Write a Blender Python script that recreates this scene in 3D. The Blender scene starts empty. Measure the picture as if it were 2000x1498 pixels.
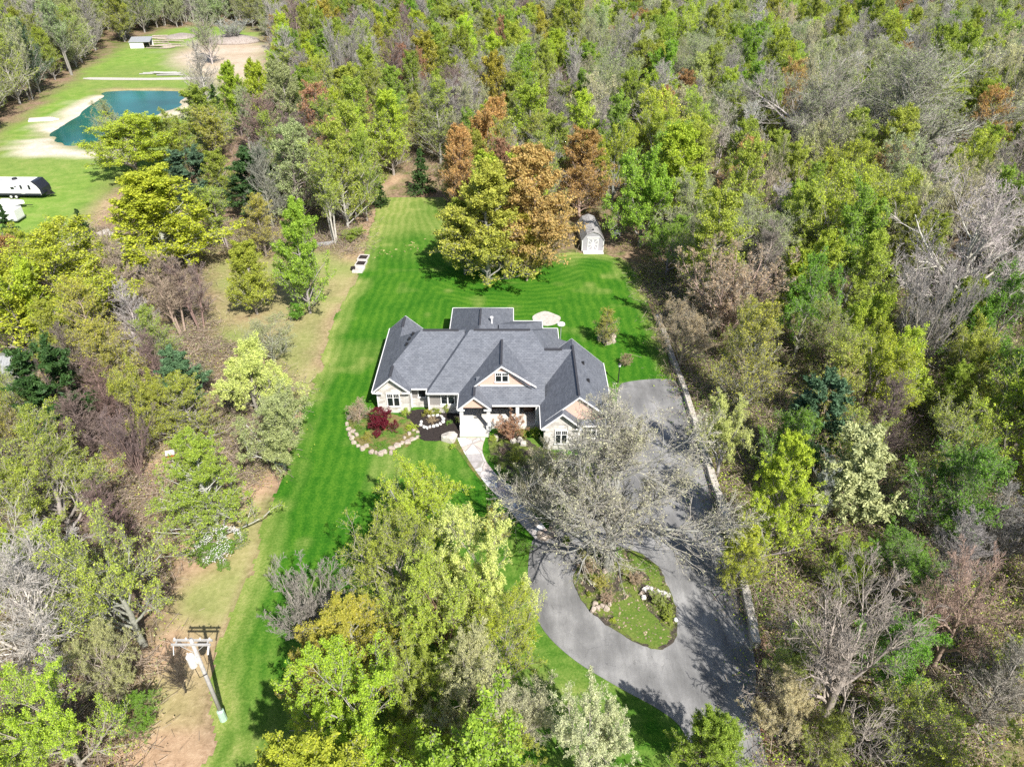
import bpy, bmesh, math, random
import numpy as np
from mathutils import Vector
from mathutils.geometry import tessellate_polygon

# ------------------------------------------------------------------ camera, light, exposure
SC = bpy.context.scene
COL = SC.collection
CAM_H, FOC, PITCH = 45.0, 1387.0, math.radians(34.5)      # drone height, focal length in photo pixels, tilt
cam_d = bpy.data.cameras.new('camera')
cam = bpy.data.objects.new('camera', cam_d)
COL.objects.link(cam)
cam.location = (0, 0, CAM_H)
cam.rotation_euler = (math.pi / 2 - PITCH, 0, 0)
cam_d.sensor_width = 36
cam_d.lens = 36 * FOC / 2000
cam_d.clip_end = 3000
SC.camera = cam

SUN_EL = math.radians(46)
SUN_AZ = math.atan2(0.477, -0.879)                          # compass angle of the sun, clockwise from +Y
w = bpy.data.worlds.new('World')
SC.world = w
w.use_nodes = True
nt = w.node_tree
nt.nodes.clear()
sky = nt.nodes.new('ShaderNodeTexSky')
sky.sky_type = 'NISHITA'
sky.sun_disc = False
sky.sun_elevation = SUN_EL
sky.sun_rotation = SUN_AZ
bg = nt.nodes.new('ShaderNodeBackground')
bg.inputs['Strength'].default_value = 0.085
out = nt.nodes.new('ShaderNodeOutputWorld')
nt.links.new(sky.outputs[0], bg.inputs[0])
nt.links.new(bg.outputs[0], out.inputs[0])
sun_d = bpy.data.lights.new('sun', 'SUN')
sun_d.energy = 5.0
sun_d.angle = math.radians(0.5)
sun_d.color = (1.0, 0.95, 0.87)
sun = bpy.data.objects.new('sun', sun_d)
COL.objects.link(sun)
sv = Vector((0.477 * math.cos(SUN_EL), -0.879 * math.cos(SUN_EL), math.sin(SUN_EL)))
sun.rotation_euler = sv.to_track_quat('Z', 'Y').to_euler()
SC.view_settings.view_transform = 'Standard'
SC.view_settings.look = 'None'
SC.view_settings.gamma = 1
SC.view_settings.exposure = 0.76
SC.render.engine = 'CYCLES'
SC.cycles.max_bounces = 5
SC.cycles.diffuse_bounces = 3
SC.cycles.transmission_bounces = 3
SC.cycles.use_denoising = False
SC.cycles.sample_clamp_indirect = 4

rng = np.random.default_rng(7)
random.seed(7)

# ------------------------------------------------------------------ helpers
def at(px, py, z=0.0):
    """World point on the level z that the photo shows at pixel (px, py)."""
    a, b = (px - 1000) / FOC, (749 - py) / FOC
    d = (a, math.cos(PITCH) + b * math.sin(PITCH), -math.sin(PITCH) + b * math.cos(PITCH))
    t = (z - CAM_H) / d[2]
    return (d[0] * t, d[1] * t, z)

def lin(r, g, b, k=1.0):
    f = lambda v: ((v / 255 + 0.055) / 1.055) ** 2.4 if v > 10 else v / 255 / 12.92
    return (f(r) * k, f(g) * k, f(b) * k, 1)

def tag(o, label=None, cat=None, group=None, kind=None):
    if label: o['label'] = label
    if cat: o['category'] = cat
    if group: o['group'] = group
    if kind: o['kind'] = kind
    return o

def empty(name, loc, rz=0.0, label=None, cat=None, group=None):
    o = bpy.data.objects.new(name, None)
    o.empty_display_size = 0.3
    COL.objects.link(o)
    o.location = loc
    o.rotation_euler = (0, 0, rz)
    return tag(o, label, cat, group)

def link_mesh(name, me, mats, parent=None):
    o = bpy.data.objects.new(name, me)
    for m in (mats if isinstance(mats, (list, tuple)) else [mats]):
        if m.name not in [x.name for x in me.materials if x]: me.materials.append(m)
    COL.objects.link(o)
    if parent: o.parent = parent
    return o

def np_mesh(name, V, Fq, attrs=None, smooth=False):
    """Mesh of quads (n,4) or triangles (n,3) from arrays; attrs = {name: per-face float array}."""
    me = bpy.data.meshes.new(name)
    V = np.ascontiguousarray(V, dtype=np.float32)
    Fq = np.ascontiguousarray(Fq, dtype=np.int32)
    n, k = Fq.shape
    me.vertices.add(len(V)); me.vertices.foreach_set('co', V.ravel())
    me.loops.add(n * k); me.loops.foreach_set('vertex_index', Fq.ravel())
    me.polygons.add(n)
    me.polygons.foreach_set('loop_start', np.arange(0, n * k, k, dtype=np.int32))
    if smooth: me.polygons.foreach_set('use_smooth', np.ones(n, dtype=bool))
    for nm, arr in (attrs or {}).items():
        arr = np.asarray(arr, dtype=np.float32)
        dom = 'FACE' if len(arr) == n else 'POINT'
        if arr.ndim == 1:
            a = me.attributes.new(nm, 'FLOAT', dom); a.data.foreach_set('value', arr)
        else:
            a = me.attributes.new(nm, 'FLOAT_COLOR', dom)
            a.data.foreach_set('color', np.concatenate([arr[:, :3], np.ones((len(arr), 1), np.float32)], 1).ravel())
    me.update(calc_edges=True)
    return me

class MB:
    """Collects boxes, tubes and polygons into one mesh."""
    def __init__(self): self.bm = bmesh.new(); self.uv = self.bm.loops.layers.uv.new('UVMap')
    def box(self, x0, x1, y0, y1, z0, z1, rz=0.0, taper=0.0):
        cx, cy = (x0 + x1) / 2, (y0 + y1) / 2
        vs = []
        for z, t in ((z0, 0), (z1, taper)):
            for x, y in ((x0 + t, y0 + t), (x1 - t, y0 + t), (x1 - t, y1 - t), (x0 + t, y1 - t)):
                dx, dy = x - cx, y - cy
                vs.append(self.bm.verts.new((cx + dx * math.cos(rz) - dy * math.sin(rz), cy + dx * math.sin(rz) + dy * math.cos(rz), z)))
        for f in ((3, 2, 1, 0), (4, 5, 6, 7), (0, 1, 5, 4), (1, 2, 6, 5), (2, 3, 7, 6), (3, 0, 4, 7)):
            self.bm.faces.new([vs[i] for i in f])
        return self
    def tube(self, p0, p1, r0, r1=None, n=10):
        r1 = r0 if r1 is None else r1
        a, b = Vector(p0), Vector(p1)
        d = (b - a).normalized()
        u = d.cross(Vector((0, 0, 1)) if abs(d.z) < 0.9 else Vector((1, 0, 0))).normalized(); v = d.cross(u)
        R = [[self.bm.verts.new(c + (u * math.cos(2 * math.pi * i / n) + v * math.sin(2 * math.pi * i / n)) * r) for i in range(n)] for c, r in ((a, r0), (b, r1))]
        for i in range(n):
            self.bm.faces.new((R[0][i], R[0][(i + 1) % n], R[1][(i + 1) % n], R[1][i]))
        self.bm.faces.new(R[0][::-1]); self.bm.faces.new(R[1])
        return self
    def slab(self, pts, th, along=(0, 0, -1)):
        """Closed prism of a polygon with thickness; slope-aligned UVs on its faces."""
        pts = [Vector(p) for p in pts]
        off = Vector(along) * th
        n = Vector((0, 0, 0))
        for i in range(len(pts)): n += pts[i].cross(pts[(i + 1) % len(pts)])
        n.normalize()
        if n.z < 0: pts = pts[::-1]; n = -n
        h = Vector((-n.y, n.x, 0))
        h = h.normalized() if h.length > 1e-4 else Vector((1, 0, 0))
        s = n.cross(h)
        top = [self.bm.verts.new(p) for p in pts]; bot = [self.bm.verts.new(p + off) for p in pts]
        tris = tessellate_polygon([pts])
        for t in tris:
            f = self.bm.faces.new([top[i] for i in t]); f.normal_update()
            if f.normal.dot(n) < 0: f.normal_flip()
            for l in f.loops: l[self.uv].uv = (l.vert.co.dot(h), l.vert.co.dot(s))
            g = self.bm.faces.new([bot[i] for i in t]); g.normal_update()
            if g.normal.dot(n) > 0: g.normal_flip()
        k = len(pts)
        for i in range(k): self.bm.faces.new((bot[i], bot[(i + 1) % k], top[(i + 1) % k], top[i]))
        return self
    def build(self, name, mat, parent=None, bevel=0.0, smooth=False):
        me = bpy.data.meshes.new(name)
        if bevel: bmesh.ops.bevel(self.bm, geom=list(self.bm.edges), offset=bevel, segments=1, affect='EDGES')
        self.bm.to_mesh(me); self.bm.free()
        if smooth:
            for p in me.polygons: p.use_smooth = True
        return link_mesh(name, me, mat, parent)

def smooth_poly(pts, n=6, closed=True):
    P = np.array([p[:2] for p in pts]); m = len(P); res = []
    for i in range(m if closed else m - 1):
        idx = [(i - 1) % m, i, (i + 1) % m, (i + 2) % m] if closed else [max(i - 1, 0), i, i + 1, min(i + 2, m - 1)]
        a, b, c, d = P[idx]
        for t in np.arange(n) / n:
            res.append(0.5 * (2 * b + (c - a) * t + (2 * a - 5 * b + 4 * c - d) * t * t + (3 * b - a - 3 * c + d) * t ** 3))
    if not closed: res.append(P[-1])
    return np.array(res)

def pxpoly(pix, n=5, closed=True): return smooth_poly([at(*p) for p in pix], n, closed)

def poly_sd(P, poly):
    """Signed distance (positive inside) of points (n,2) to a polygon."""
    d = np.full(len(P), 1e9); inside = np.zeros(len(P), bool); m = len(poly)
    for i in range(m):
        a, b = poly[i], poly[(i + 1) % m]
        e = b - a; q = P - a
        t = np.clip((q @ e) / max(e @ e, 1e-9), 0, 1)
        d = np.minimum(d, np.hypot(q[:, 0] - t * e[0], q[:, 1] - t * e[1]))
        c = (a[1] > P[:, 1]) != (b[1] > P[:, 1])
        inside ^= c & (P[:, 0] < (b[0] - a[0]) * (P[:, 1] - a[1]) / (b[1] - a[1] + 1e-12) + a[0])
    return np.where(inside, d, -d)

def vnoise(P, s, seed):
    """Cheap value noise of 2-D points, 0..1."""
    r = np.random.default_rng(seed).random((64, 64))
    q = P / s; i = np.floor(q).astype(int); f = q - i; f = f * f * (3 - 2 * f)
    g = lambda a, b: r[(i[:, 0] + a) % 64, (i[:, 1] + b) % 64]
    return (g(0, 0) * (1 - f[:, 0]) + g(1, 0) * f[:, 0]) * (1 - f[:, 1]) + (g(0, 1) * (1 - f[:, 0]) + g(1, 1) * f[:, 0]) * f[:, 1]

def ragged(poly, amp, step=0.25):
    poly = np.asarray(poly); res = []
    for a, b in zip(poly, np.roll(poly, -1, 0)):
        m = max(1, int(np.hypot(*(b - a)) / step)); res += [a + (b - a) * t for t in np.arange(m) / m]
    return np.array(res) + rng.normal(0, amp, (len(res), 2))

def sheet(name, poly, z, mat, th=0.03, rag=0.0):
    if rag: poly = ragged(poly, rag)
    return MB().slab([(p[0], p[1], z) for p in poly], th).build(name, mat)

# ------------------------------------------------------------------ materials
class NT:
    def __init__(self, name, rough=0.85, spec=0.3):
        self.m = bpy.data.materials.new(name); self.m.use_nodes = True
        self.t = self.m.node_tree; self.b = self.t.nodes['Principled BSDF']
        self.b.inputs['Roughness'].default_value = rough; self.b.inputs['Specular IOR Level'].default_value = spec
    def n(self, typ, **kw):
        x = self.t.nodes.new(typ)
        for k, v in kw.items(): setattr(x, k, v)
        return x
    def l(self, a, b): self.t.links.new(a, b)
    def coord(self, kind='Object'): return self.n('ShaderNodeTexCoord').outputs[kind]
    def noise(self, scale, detail=4, rough=0.6, vec=None):
        x = self.n('ShaderNodeTexNoise'); x.inputs['Scale'].default_value = scale; x.inputs['Detail'].default_value = detail; x.inputs['Roughness'].default_value = rough
        self.l(vec or self.coord(), x.inputs['Vector']); return x.outputs['Fac']
    def ramp(self, fac, stops):
        x = self.n('ShaderNodeValToRGB'); r = x.color_ramp
        while len(r.elements) < len(stops): r.elements.new(0.5)
        for e, (p, c) in zip(r.elements, stops): e.position = p; e.color = c
        self.l(fac, x.inputs['Fac']); return x.outputs['Color']
    def mix(self, fac, a, b, blend='MIX'):
        x = self.n('ShaderNodeMix', data_type='RGBA', blend_type=blend)
        for i, v in ((0, fac), (6, a), (7, b)):
            if hasattr(v, 'is_linked') or hasattr(v, 'links'): self.l(v, x.inputs[i])
            else: x.inputs[i].default_value = v
        return x.outputs[2]
    def math(self, op, a, b=0.0):
        x = self.n('ShaderNodeMath', operation=op)
        for i, v in ((0, a), (1, b)):
            if hasattr(v, 'links'): self.l(v, x.inputs[i])
            else: x.inputs[i].default_value = v
        return x.outputs[0]
    def attr(self, name): return self.n('ShaderNodeAttribute', attribute_name=name)
    def color(self, c):
        if hasattr(c, 'links'): self.l(c, self.b.inputs['Base Color'])
        else: self.b.inputs['Base Color'].default_value = c
        return self
    def bump(self, h, strength=0.4, dist=0.05):
        x = self.n('ShaderNodeBump'); x.inputs['Strength'].default_value = strength; x.inputs['Distance'].default_value = dist
        self.l(h, x.inputs['Height']); self.l(x.outputs[0], self.b.inputs['Normal']); return self

def flat(name, c, rough=0.6, spec=0.4, vary=0.12, metal=0.0, scale=3.0):
    k = NT(name, rough, spec)
    lo = tuple(v * (1 - vary) for v in c[:3]) + (1,); hi = tuple(min(1, v * (1 + vary)) for v in c[:3]) + (1,)
    k.color(k.ramp(k.noise(scale, 5), [(0.3, lo), (0.7, hi)])); k.b.inputs['Metallic'].default_value = metal
    return k.m

def leaf_material(name, transl=0.36):
    k = NT(name, 0.55, 0.25)
    oi = k.n('ShaderNodeObjectInfo')
    t = k.attr('tint').outputs['Fac']
    v = k.n('ShaderNodeMapRange'); v.inputs[3].default_value = 0.62; v.inputs[4].default_value = 1.38; k.l(t, v.inputs[0])
    hsv = k.n('ShaderNodeHueSaturation')
    h = k.n('ShaderNodeMapRange'); h.inputs[3].default_value = 0.515; h.inputs[4].default_value = 0.485; k.l(t, h.inputs[0])
    k.l(h.outputs[0], hsv.inputs['Hue']); k.l(v.outputs[0], hsv.inputs['Value']); k.l(oi.outputs['Color'], hsv.inputs['Color'])
    k.color(hsv.outputs[0])
    tr = k.n('ShaderNodeBsdfTranslucent'); k.l(hsv.outputs[0], tr.inputs['Color'])
    mx = k.n('ShaderNodeMixShader'); mx.inputs[0].default_value = transl
    k.l(k.b.outputs[0], mx.inputs[1]); k.l(tr.outputs[0], mx.inputs[2])
    k.l(mx.outputs[0], k.t.nodes['Material Output'].inputs['Surface'])
    return k.m
M_LEAF = leaf_material('leaf')
M_NEEDLE = leaf_material('needle', 0.15)

def wood_material():
    k = NT('bark', 0.9, 0.15)
    oi = k.n('ShaderNodeObjectInfo')
    n = k.ramp(k.noise(2.5, 6, 0.7), [(0.3, (0.55, 0.55, 0.55, 1)), (0.7, (1.2, 1.18, 1.15, 1))])
    k.color(k.mix(1.0, oi.outputs['Color'], n, 'MULTIPLY'))
    return k.m
M_WOOD = wood_material()

def woods_material():
    k = NT('far_trees', 0.7, 0.15)
    a = k.attr('col').outputs['Color']
    k.color(a)
    tr = k.n('ShaderNodeBsdfTranslucent'); k.l(a, tr.inputs['Color'])
    mx = k.n('ShaderNodeMixShader'); mx.inputs[0].default_value = 0.25
    k.l(k.b.outputs[0], mx.inputs[1]); k.l(tr.outputs[0], mx.inputs[2])
    k.l(mx.outputs[0], k.t.nodes['Material Output'].inputs['Surface'])
    return k.m
M_FAR = woods_material()

def ground_material():
    k = NT('forest_floor', 0.95, 0.1)
    a = k.attr('zone').outputs['Color']
    sep = k.n('ShaderNodeSeparateColor'); k.l(a, sep.inputs[0])
    fine = k.noise(2.2, 8, 0.75); mid = k.noise(0.35, 6, 0.65); big = k.noise(0.06, 5, 0.6)
    litter = k.ramp(fine, [(0.28, (0.07, 0.05, 0.034, 1)), (0.5, (0.24, 0.165, 0.11, 1)), (0.72, (0.44, 0.33, 0.235, 1))])
    green = k.ramp(fine, [(0.3, (0.03, 0.06, 0.008, 1)), (0.7, (0.13, 0.20, 0.03, 1))])
    g = k.ramp(k.math('ADD', k.math('MULTIPLY', mid, 0.6), k.math('MULTIPLY', big, 0.5)), [(0.52, (0, 0, 0, 1)), (0.66, (0.8, 0.8, 0.8, 1))])
    base = k.mix(g, litter, green)
    tan = k.ramp(k.math('ADD', k.math('MULTIPLY', fine, 0.6), k.math('MULTIPLY', mid, 0.4)), [(0.3, (0.24, 0.15, 0.09, 1)), (0.5, (0.42, 0.29, 0.19, 1)), (0.7, (0.55, 0.42, 0.29, 1))])
    base = k.mix(sep.outputs[0], base, tan)
    fg = k.ramp(k.math('ADD', k.math('MULTIPLY', fine, 0.35), k.math('MULTIPLY', mid, 0.65)), [(0.3, (0.09, 0.20, 0.025, 1)), (0.5, (0.18, 0.29, 0.05, 1)), (0.72, (0.34, 0.36, 0.12, 1))])
    base = k.mix(sep.outputs[1], base, fg)
    sand = k.ramp(k.math('ADD', k.math('MULTIPLY', fine, 0.6), k.math('MULTIPLY', mid, 0.4)), [(0.3, (0.40, 0.32, 0.24, 1)), (0.55, (0.62, 0.55, 0.46, 1)), (0.75, (0.74, 0.69, 0.62, 1))])
    base = k.mix(sep.outputs[2], base, sand)
    k.color(base).bump(fine, 0.6, 0.12)
    return k.m

def lawn_material():
    k = NT('lawn_grass', 0.9, 0.12)
    s = k.attr('edge').outputs['Fac']; dry = k.attr('dry').outputs['Fac']
    wob = k.math('MULTIPLY', k.noise(0.25, 3), 1.6)
    ph = k.math('MULTIPLY', k.math('ADD', s, wob), 2 * math.pi / 1.15)
    st = k.math('MULTIPLY', k.math('ADD', k.math('SINE', ph), 1.0), 0.5)
    fine = k.noise(5.0, 6, 0.75); mid = k.math('ADD', k.math('MULTIPLY', k.noise(0.22, 5, 0.6), 0.6), k.math('MULTIPLY', k.noise(1.1, 5, 0.7), 0.45))
    f = k.math('ADD', k.math('ADD', k.math('MULTIPLY', st, 0.075), k.math('MULTIPLY', fine, 0.62)), k.math('MULTIPLY', mid, 0.50))
    gr = k.ramp(f, [(0.34, (0.012, 0.062, 0.003, 1)), (0.56, (0.030, 0.128, 0.007, 1)), (0.80, (0.11, 0.235, 0.020, 1))])
    dr = k.ramp(f, [(0.34, (0.07, 0.13, 0.02, 1)), (0.56, (0.18, 0.25, 0.05, 1)), (0.80, (0.40, 0.38, 0.15, 1))])
    k.color(k.mix(dry, gr, dr)).bump(fine, 0.7, 0.08)
    return k.m

def asphalt_material():
    k = NT('asphalt', 0.8, 0.3)
    v = k.coord()
    mp = k.n('ShaderNodeMapping'); mp.inputs['Scale'].default_value = (0.5, 0.12, 1); mp.inputs['Rotation'].default_value = (0, 0, 0.5); k.l(v, mp.inputs[0])
    a = k.noise(1.1, 6, 0.65, mp.outputs[0]); b = k.noise(14, 4, 0.7); c = k.noise(0.3, 4, 0.6)
    f = k.math('ADD', k.math('ADD', k.math('MULTIPLY', a, 0.45), k.math('MULTIPLY', b, 0.2)), k.math('MULTIPLY', c, 0.35))
    e = k.n('ShaderNodeTexVoronoi', feature='DISTANCE_TO_EDGE'); e.inputs['Scale'].default_value = 0.16
    wv = k.n('ShaderNodeMix', data_type='VECTOR'); wv.inputs[0].default_value = 0.25; k.l(v, wv.inputs[4])
    nz = k.n('ShaderNodeTexNoise'); nz.inputs['Scale'].default_value = 0.6; nz.inputs['Detail'].default_value = 5; k.l(v, nz.inputs['Vector'])
    sc = k.n('ShaderNodeVectorMath', operation='SCALE'); sc.inputs['Scale'].default_value = 12; k.l(nz.outputs['Color'], sc.inputs[0]); k.l(sc.outputs[0], wv.inputs[5])
    k.l(wv.outputs[1], e.inputs['Vector'])
    f = k.math('SUBTRACT', f, k.math('MULTIPLY', k.math('LESS_THAN', e.outputs['Distance'], 0.0022), 0.07))
    k.color(k.ramp(f, [(0.36, (0.095, 0.095, 0.096, 1)), (0.5, (0.20, 0.199, 0.20, 1)), (0.63, (0.36, 0.357, 0.355, 1))])).bump(b, 0.2, 0.02)
    return k.m

def flagstone_material():
    k = NT('flagstone', 0.8, 0.3)
    v = k.n('ShaderNodeTexVoronoi', feature='F1'); v.inputs['Scale'].default_value = 0.8
    e = k.n('ShaderNodeTexVoronoi', feature='DISTANCE_TO_EDGE'); e.inputs['Scale'].default_value = 0.8
    c = k.coord(); k.l(c, v.inputs['Vector']); k.l(c, e.inputs['Vector'])
    sep = k.n('ShaderNodeSeparateColor'); k.l(v.outputs['Color'], sep.inputs[0])
    st = k.ramp(sep.outputs[0], [(0.1, (0.38, 0.36, 0.36, 1)), (0.35, (0.58, 0.54, 0.52, 1)), (0.55, (0.50, 0.38, 0.33, 1)), (0.75, (0.66, 0.64, 0.63, 1)), (1.0, (0.80, 0.79, 0.78, 1))])
    st = k.mix(0.4, st, k.ramp(k.noise(3, 6), [(0.3, (0.3, 0.3, 0.3, 1)), (0.7, (0.7, 0.68, 0.66, 1))]), 'OVERLAY')
    j = k.ramp(e.outputs['Distance'], [(0.02, (0, 0, 0, 1)), (0.05, (1, 1, 1, 1))])
    k.color(k.mix(j, (0.30, 0.28, 0.26, 1), st)); return k.m

def shingle_material():
    k = NT('asphalt_shingle', 0.85, 0.25)
    b = k.n('ShaderNodeTexBrick'); b.offset = 0.5
    b.inputs['Scale'].default_value = 1.0; b.inputs['Brick Width'].default_value = 0.33; b.inputs['Row Height'].default_value = 0.18; b.inputs['Mortar Size'].default_value = 0.012
    b.inputs['Color1'].default_value = (0.122, 0.133, 0.158, 1); b.inputs['Color2'].default_value = (0.168, 0.180, 0.208, 1); b.inputs['Mortar'].default_value = (0.075, 0.082, 0.098, 1)
    k.l(k.coord('UV'), b.inputs['Vector'])
    n = k.ramp(k.noise(0.9, 6, 0.7), [(0.3, (0.82, 0.82, 0.83, 1)), (0.7, (1.12, 1.12, 1.12, 1))])
    k.color(k.mix(1.0, b.outputs['Color'], n, 'MULTIPLY')).bump(b.outputs['Fac'], 0.3, -0.02)
    return k.m

def stone_material(name='house_stone', c1=(0.62, 0.60, 0.57, 1), c2=(0.36, 0.33, 0.30, 1), w_=0.5, h=0.2):
    k = NT(name, 0.85, 0.25)
    b = k.n('ShaderNodeTexBrick'); b.inputs['Scale'].default_value = 1.0
    b.inputs['Brick Width'].default_value = w_; b.inputs['Row Height'].default_value = h; b.inputs['Mortar Size'].default_value = 0.015; b.inputs['Bias'].default_value = -0.15
    b.inputs['Color1'].default_value = c1; b.inputs['Color2'].default_value = c2; b.inputs['Mortar'].default_value = (0.62, 0.6, 0.56, 1)
    mp = k.n('ShaderNodeMapping'); mp.inputs['Rotation'].default_value = (math.pi / 2, 0, 0)
    k.l(k.coord(), mp.inputs[0]); k.l(mp.outputs[0], b.inputs['Vector'])
    n = k.ramp(k.noise(2.0, 6), [(0.3, (0.8, 0.8, 0.8, 1)), (0.7, (1.1, 1.1, 1.1, 1))])
    k.color(k.mix(1.0, b.outputs['Color'], n, 'MULTIPLY')).bump(b.outputs['Fac'], 0.4, -0.03)
    return k.m

def siding_material(name, c):
    k = NT(name, 0.6, 0.3)
    wv = k.n('ShaderNodeTexWave', wave_type='BANDS', bands_direction='Z', wave_profile='SAW'); wv.inputs['Scale'].default_value = 1.55
    k.l(k.coord(), wv.inputs['Vector'])
    k.color(k.mix(1.0, c, k.ramp(wv.outputs['Fac'], [(0.0, (0.62, 0.62, 0.62, 1)), (0.15, (0.97, 0.97, 0.97, 1)), (1, (1, 1, 1, 1))]), 'MULTIPLY')).bump(wv.outputs['Fac'], 0.4, 0.02)
    return k.m

def water_material():
    k = NT('pond_water', 0.12, 0.2)
    k.color(k.ramp(k.noise(0.05, 3), [(0.3, (0.004, 0.065, 0.055, 1)), (0.7, (0.010, 0.15, 0.135, 1))])).bump(k.noise(1.2, 4), 0.06, 0.1)
    return k.m

def mulch_material():
    k = NT('mulch', 0.95, 0.1); f = k.noise(9, 7, 0.8)
    k.color(k.ramp(f, [(0.35, (0.012, 0.010, 0.010, 1)), (0.6, (0.055, 0.045, 0.042, 1)), (0.78, (0.15, 0.12, 0.10, 1))])).bump(f, 0.7, 0.06)
    return k.m

def bedgreen_material():
    k = NT('bed_ground_cover', 0.95, 0.1); f = k.noise(4, 7, 0.75); g = k.noise(0.7, 4)
    k.color(k.mix(k.ramp(g, [(0.42, (0, 0, 0, 1)), (0.58, (1, 1, 1, 1))]), k.ramp(f, [(0.3, (0.03, 0.09, 0.012, 1)), (0.7, (0.14, 0.24, 0.04, 1))]), k.ramp(f, [(0.3, (0.10, 0.08, 0.03, 1)), (0.7, (0.26, 0.22, 0.09, 1))]))).bump(f, 0.8, 0.1)
    return k.m

def rock_material(name, a, b):
    k = NT(name, 0.9, 0.2); f = k.noise(2.5, 7, 0.7)
    k.color(k.ramp(f, [(0.3, a), (0.7, b)])).bump(f, 0.6, 0.08); return k.m

M = dict(
    ground=ground_material(), lawn=lawn_material(), asphalt=asphalt_material(), flag=flagstone_material(), shingle=shingle_material(),
    stone=stone_material(), water=water_material(), mulch=mulch_material(), bed=bedgreen_material(),
    siding=siding_material('grey_siding', (0.26, 0.245, 0.235, 1)), pink=siding_material('peach_siding', (0.66, 0.45, 0.37, 1)),
    white=flat('white_trim', (0.72, 0.72, 0.72, 1), 0.5, vary=0.04), concrete=flat('concrete', (0.60, 0.58, 0.54, 1), 0.85, vary=0.12, scale=1.2),
    block=rock_material('concrete_block', (0.36, 0.33, 0.29, 1), (0.60, 0.57, 0.52, 1)), dark=flat('dark_metal', (0.02, 0.02, 0.022, 1), 0.5),
    rock=rock_material('boulder', (0.24, 0.19, 0.15, 1), (0.54, 0.47, 0.41, 1)), vent=flat('ridge_vent', (0.045, 0.046, 0.055, 1), 0.8),
    brown=siding_material('brown_panel', (0.10, 0.065, 0.05, 1)), silver=flat('weathered_pole', (0.38, 0.37, 0.355, 1), 0.85, vary=0.2, scale=6),
    shedgrey=siding_material('shed_siding', (0.34, 0.335, 0.365, 1)), shedroof=rock_material('shed_shingle', (0.16, 0.15, 0.15, 1), (0.46, 0.45, 0.45, 1)),
    timber=flat('weathered_timber', (0.34, 0.29, 0.24, 1), 0.9, vary=0.3), metal=flat('grey_metal', (0.42, 0.43, 0.45, 1), 0.4, metal=0.3),
    rubber=flat('tyre', (0.018, 0.018, 0.018, 1), 0.8), green=flat('pale_green_paint', (0.36, 0.50, 0.42, 1), 0.6), navy=flat('dark_navy', (0.02, 0.022, 0.035, 1), 0.35),
    orange=flat('orange_paint', (0.75, 0.32, 0.03, 1), 0.4), red=flat('red_paint', (0.45, 0.04, 0.03, 1), 0.5), patio=rock_material('patio_stone', (0.34, 0.31, 0.28, 1), (0.60, 0.57, 0.52, 1)),
    brush=rock_material('brush_soil', (0.16, 0.13, 0.11, 1), (0.44, 0.39, 0.36, 1)),
    tile=rock_material('light_gravel', (0.45, 0.42, 0.40, 1), (0.68, 0.65, 0.63, 1)),
)
def glass_material():
    k = NT('window_glass', 0.06, 0.6); k.color((0.012, 0.017, 0.02, 1)); return k.m
M['glass'] = glass_material()

# ------------------------------------------------------------------ ground, field, lawn, drive, pond
LAWN = pxpoly([(768, 352), (740, 398), (716, 470), (700, 540), (668, 590), (642, 650), (620, 720), (592, 800), (560, 900), (528, 985), (496, 1085), (462, 1170), (428, 1265), (405, 1350), (408, 1460), (420, 1560),
               (1400, 1560), (1480, 1400), (1472, 1290), (1432, 1110), (1405, 1000), (1380, 920), (1350, 800), (1318, 742), (1292, 650), (1268, 590), (1245, 535), (1215, 505), (1130, 492), (1080, 500), (1020, 515), (930, 500), (890, 440), (872, 390), (866, 356), (820, 348)], 4)
FIELD = pxpoly([(-260, 560), (-60, 330), (0, 268), (60, 225), (150, 150), (200, 118), (262, 84), (330, 58), (440, 52), (505, 70), (520, 130), (440, 165), (420, 250), (330, 330), (230, 345), (190, 400), (150, 470), (-60, 560)], 4)
GRAVEL = pxpoly([(330, 108), (370, 88), (440, 70), (505, 80), (520, 120), (500, 150), (430, 165), (390, 150), (350, 130)], 4)
POND = pxpoly([(215, 177), (280, 175), (350, 177), (354, 186), (346, 203), (300, 225), (250, 240), (190, 275), (150, 284), (115, 274), (107, 258), (125, 240), (160, 220), (190, 200)], 5)
SANDBANK = pxpoly([(15, 300), (30, 275), (75, 270), (85, 250), (130, 215), (185, 185), (205, 190), (170, 222), (125, 250), (115, 275), (150, 290), (240, 292), (210, 312), (90, 308)], 4)
SPIT = pxpoly([(300, 224), (346, 205), (356, 182), (385, 188), (395, 212), (340, 232)], 4)
CLEAR = pxpoly([(410, 500), (450, 500), (640, 490), (700, 520), (655, 600), (620, 690), (580, 740), (500, 690), (420, 650)], 4)
STRIP = pxpoly([(790, 345), (745, 390), (722, 470), (706, 530), (672, 590), (648, 650), (622, 730), (595, 800), (560, 900), (530, 985), (500, 1085), (466, 1170), (430, 1265), (408, 1350), (412, 1560), (270, 1560), (300, 1330), (330, 1180), (370, 1080), (250, 960), (150, 860), (270, 830), (420, 870), (480, 950), (545, 890), (578, 790), (600, 700), (640, 590), (655, 520), (690, 430), (720, 390), (760, 340)], 3)
xs = np.concatenate([np.arange(-420, -70, 4.0), np.arange(-70, 60, 1.0), np.arange(60, 421, 4.0)])
ys = np.concatenate([np.arange(-20, 250, 1.0), np.arange(250, 640, 5.0)])
X, Y = np.meshgrid(xs, ys)
P2 = np.stack([X.ravel(), Y.ravel()], 1)
wob = (vnoise(P2, 3.1, 1) - 0.5) * 2.4 + (vnoise(P2, 9, 2) - 0.5) * 3.0
edge = lambda poly, soft, k=1.0: np.clip((poly_sd(P2, poly) + wob * k) / soft + 0.5, 0, 1)
zone = np.zeros((len(P2), 3))
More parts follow.
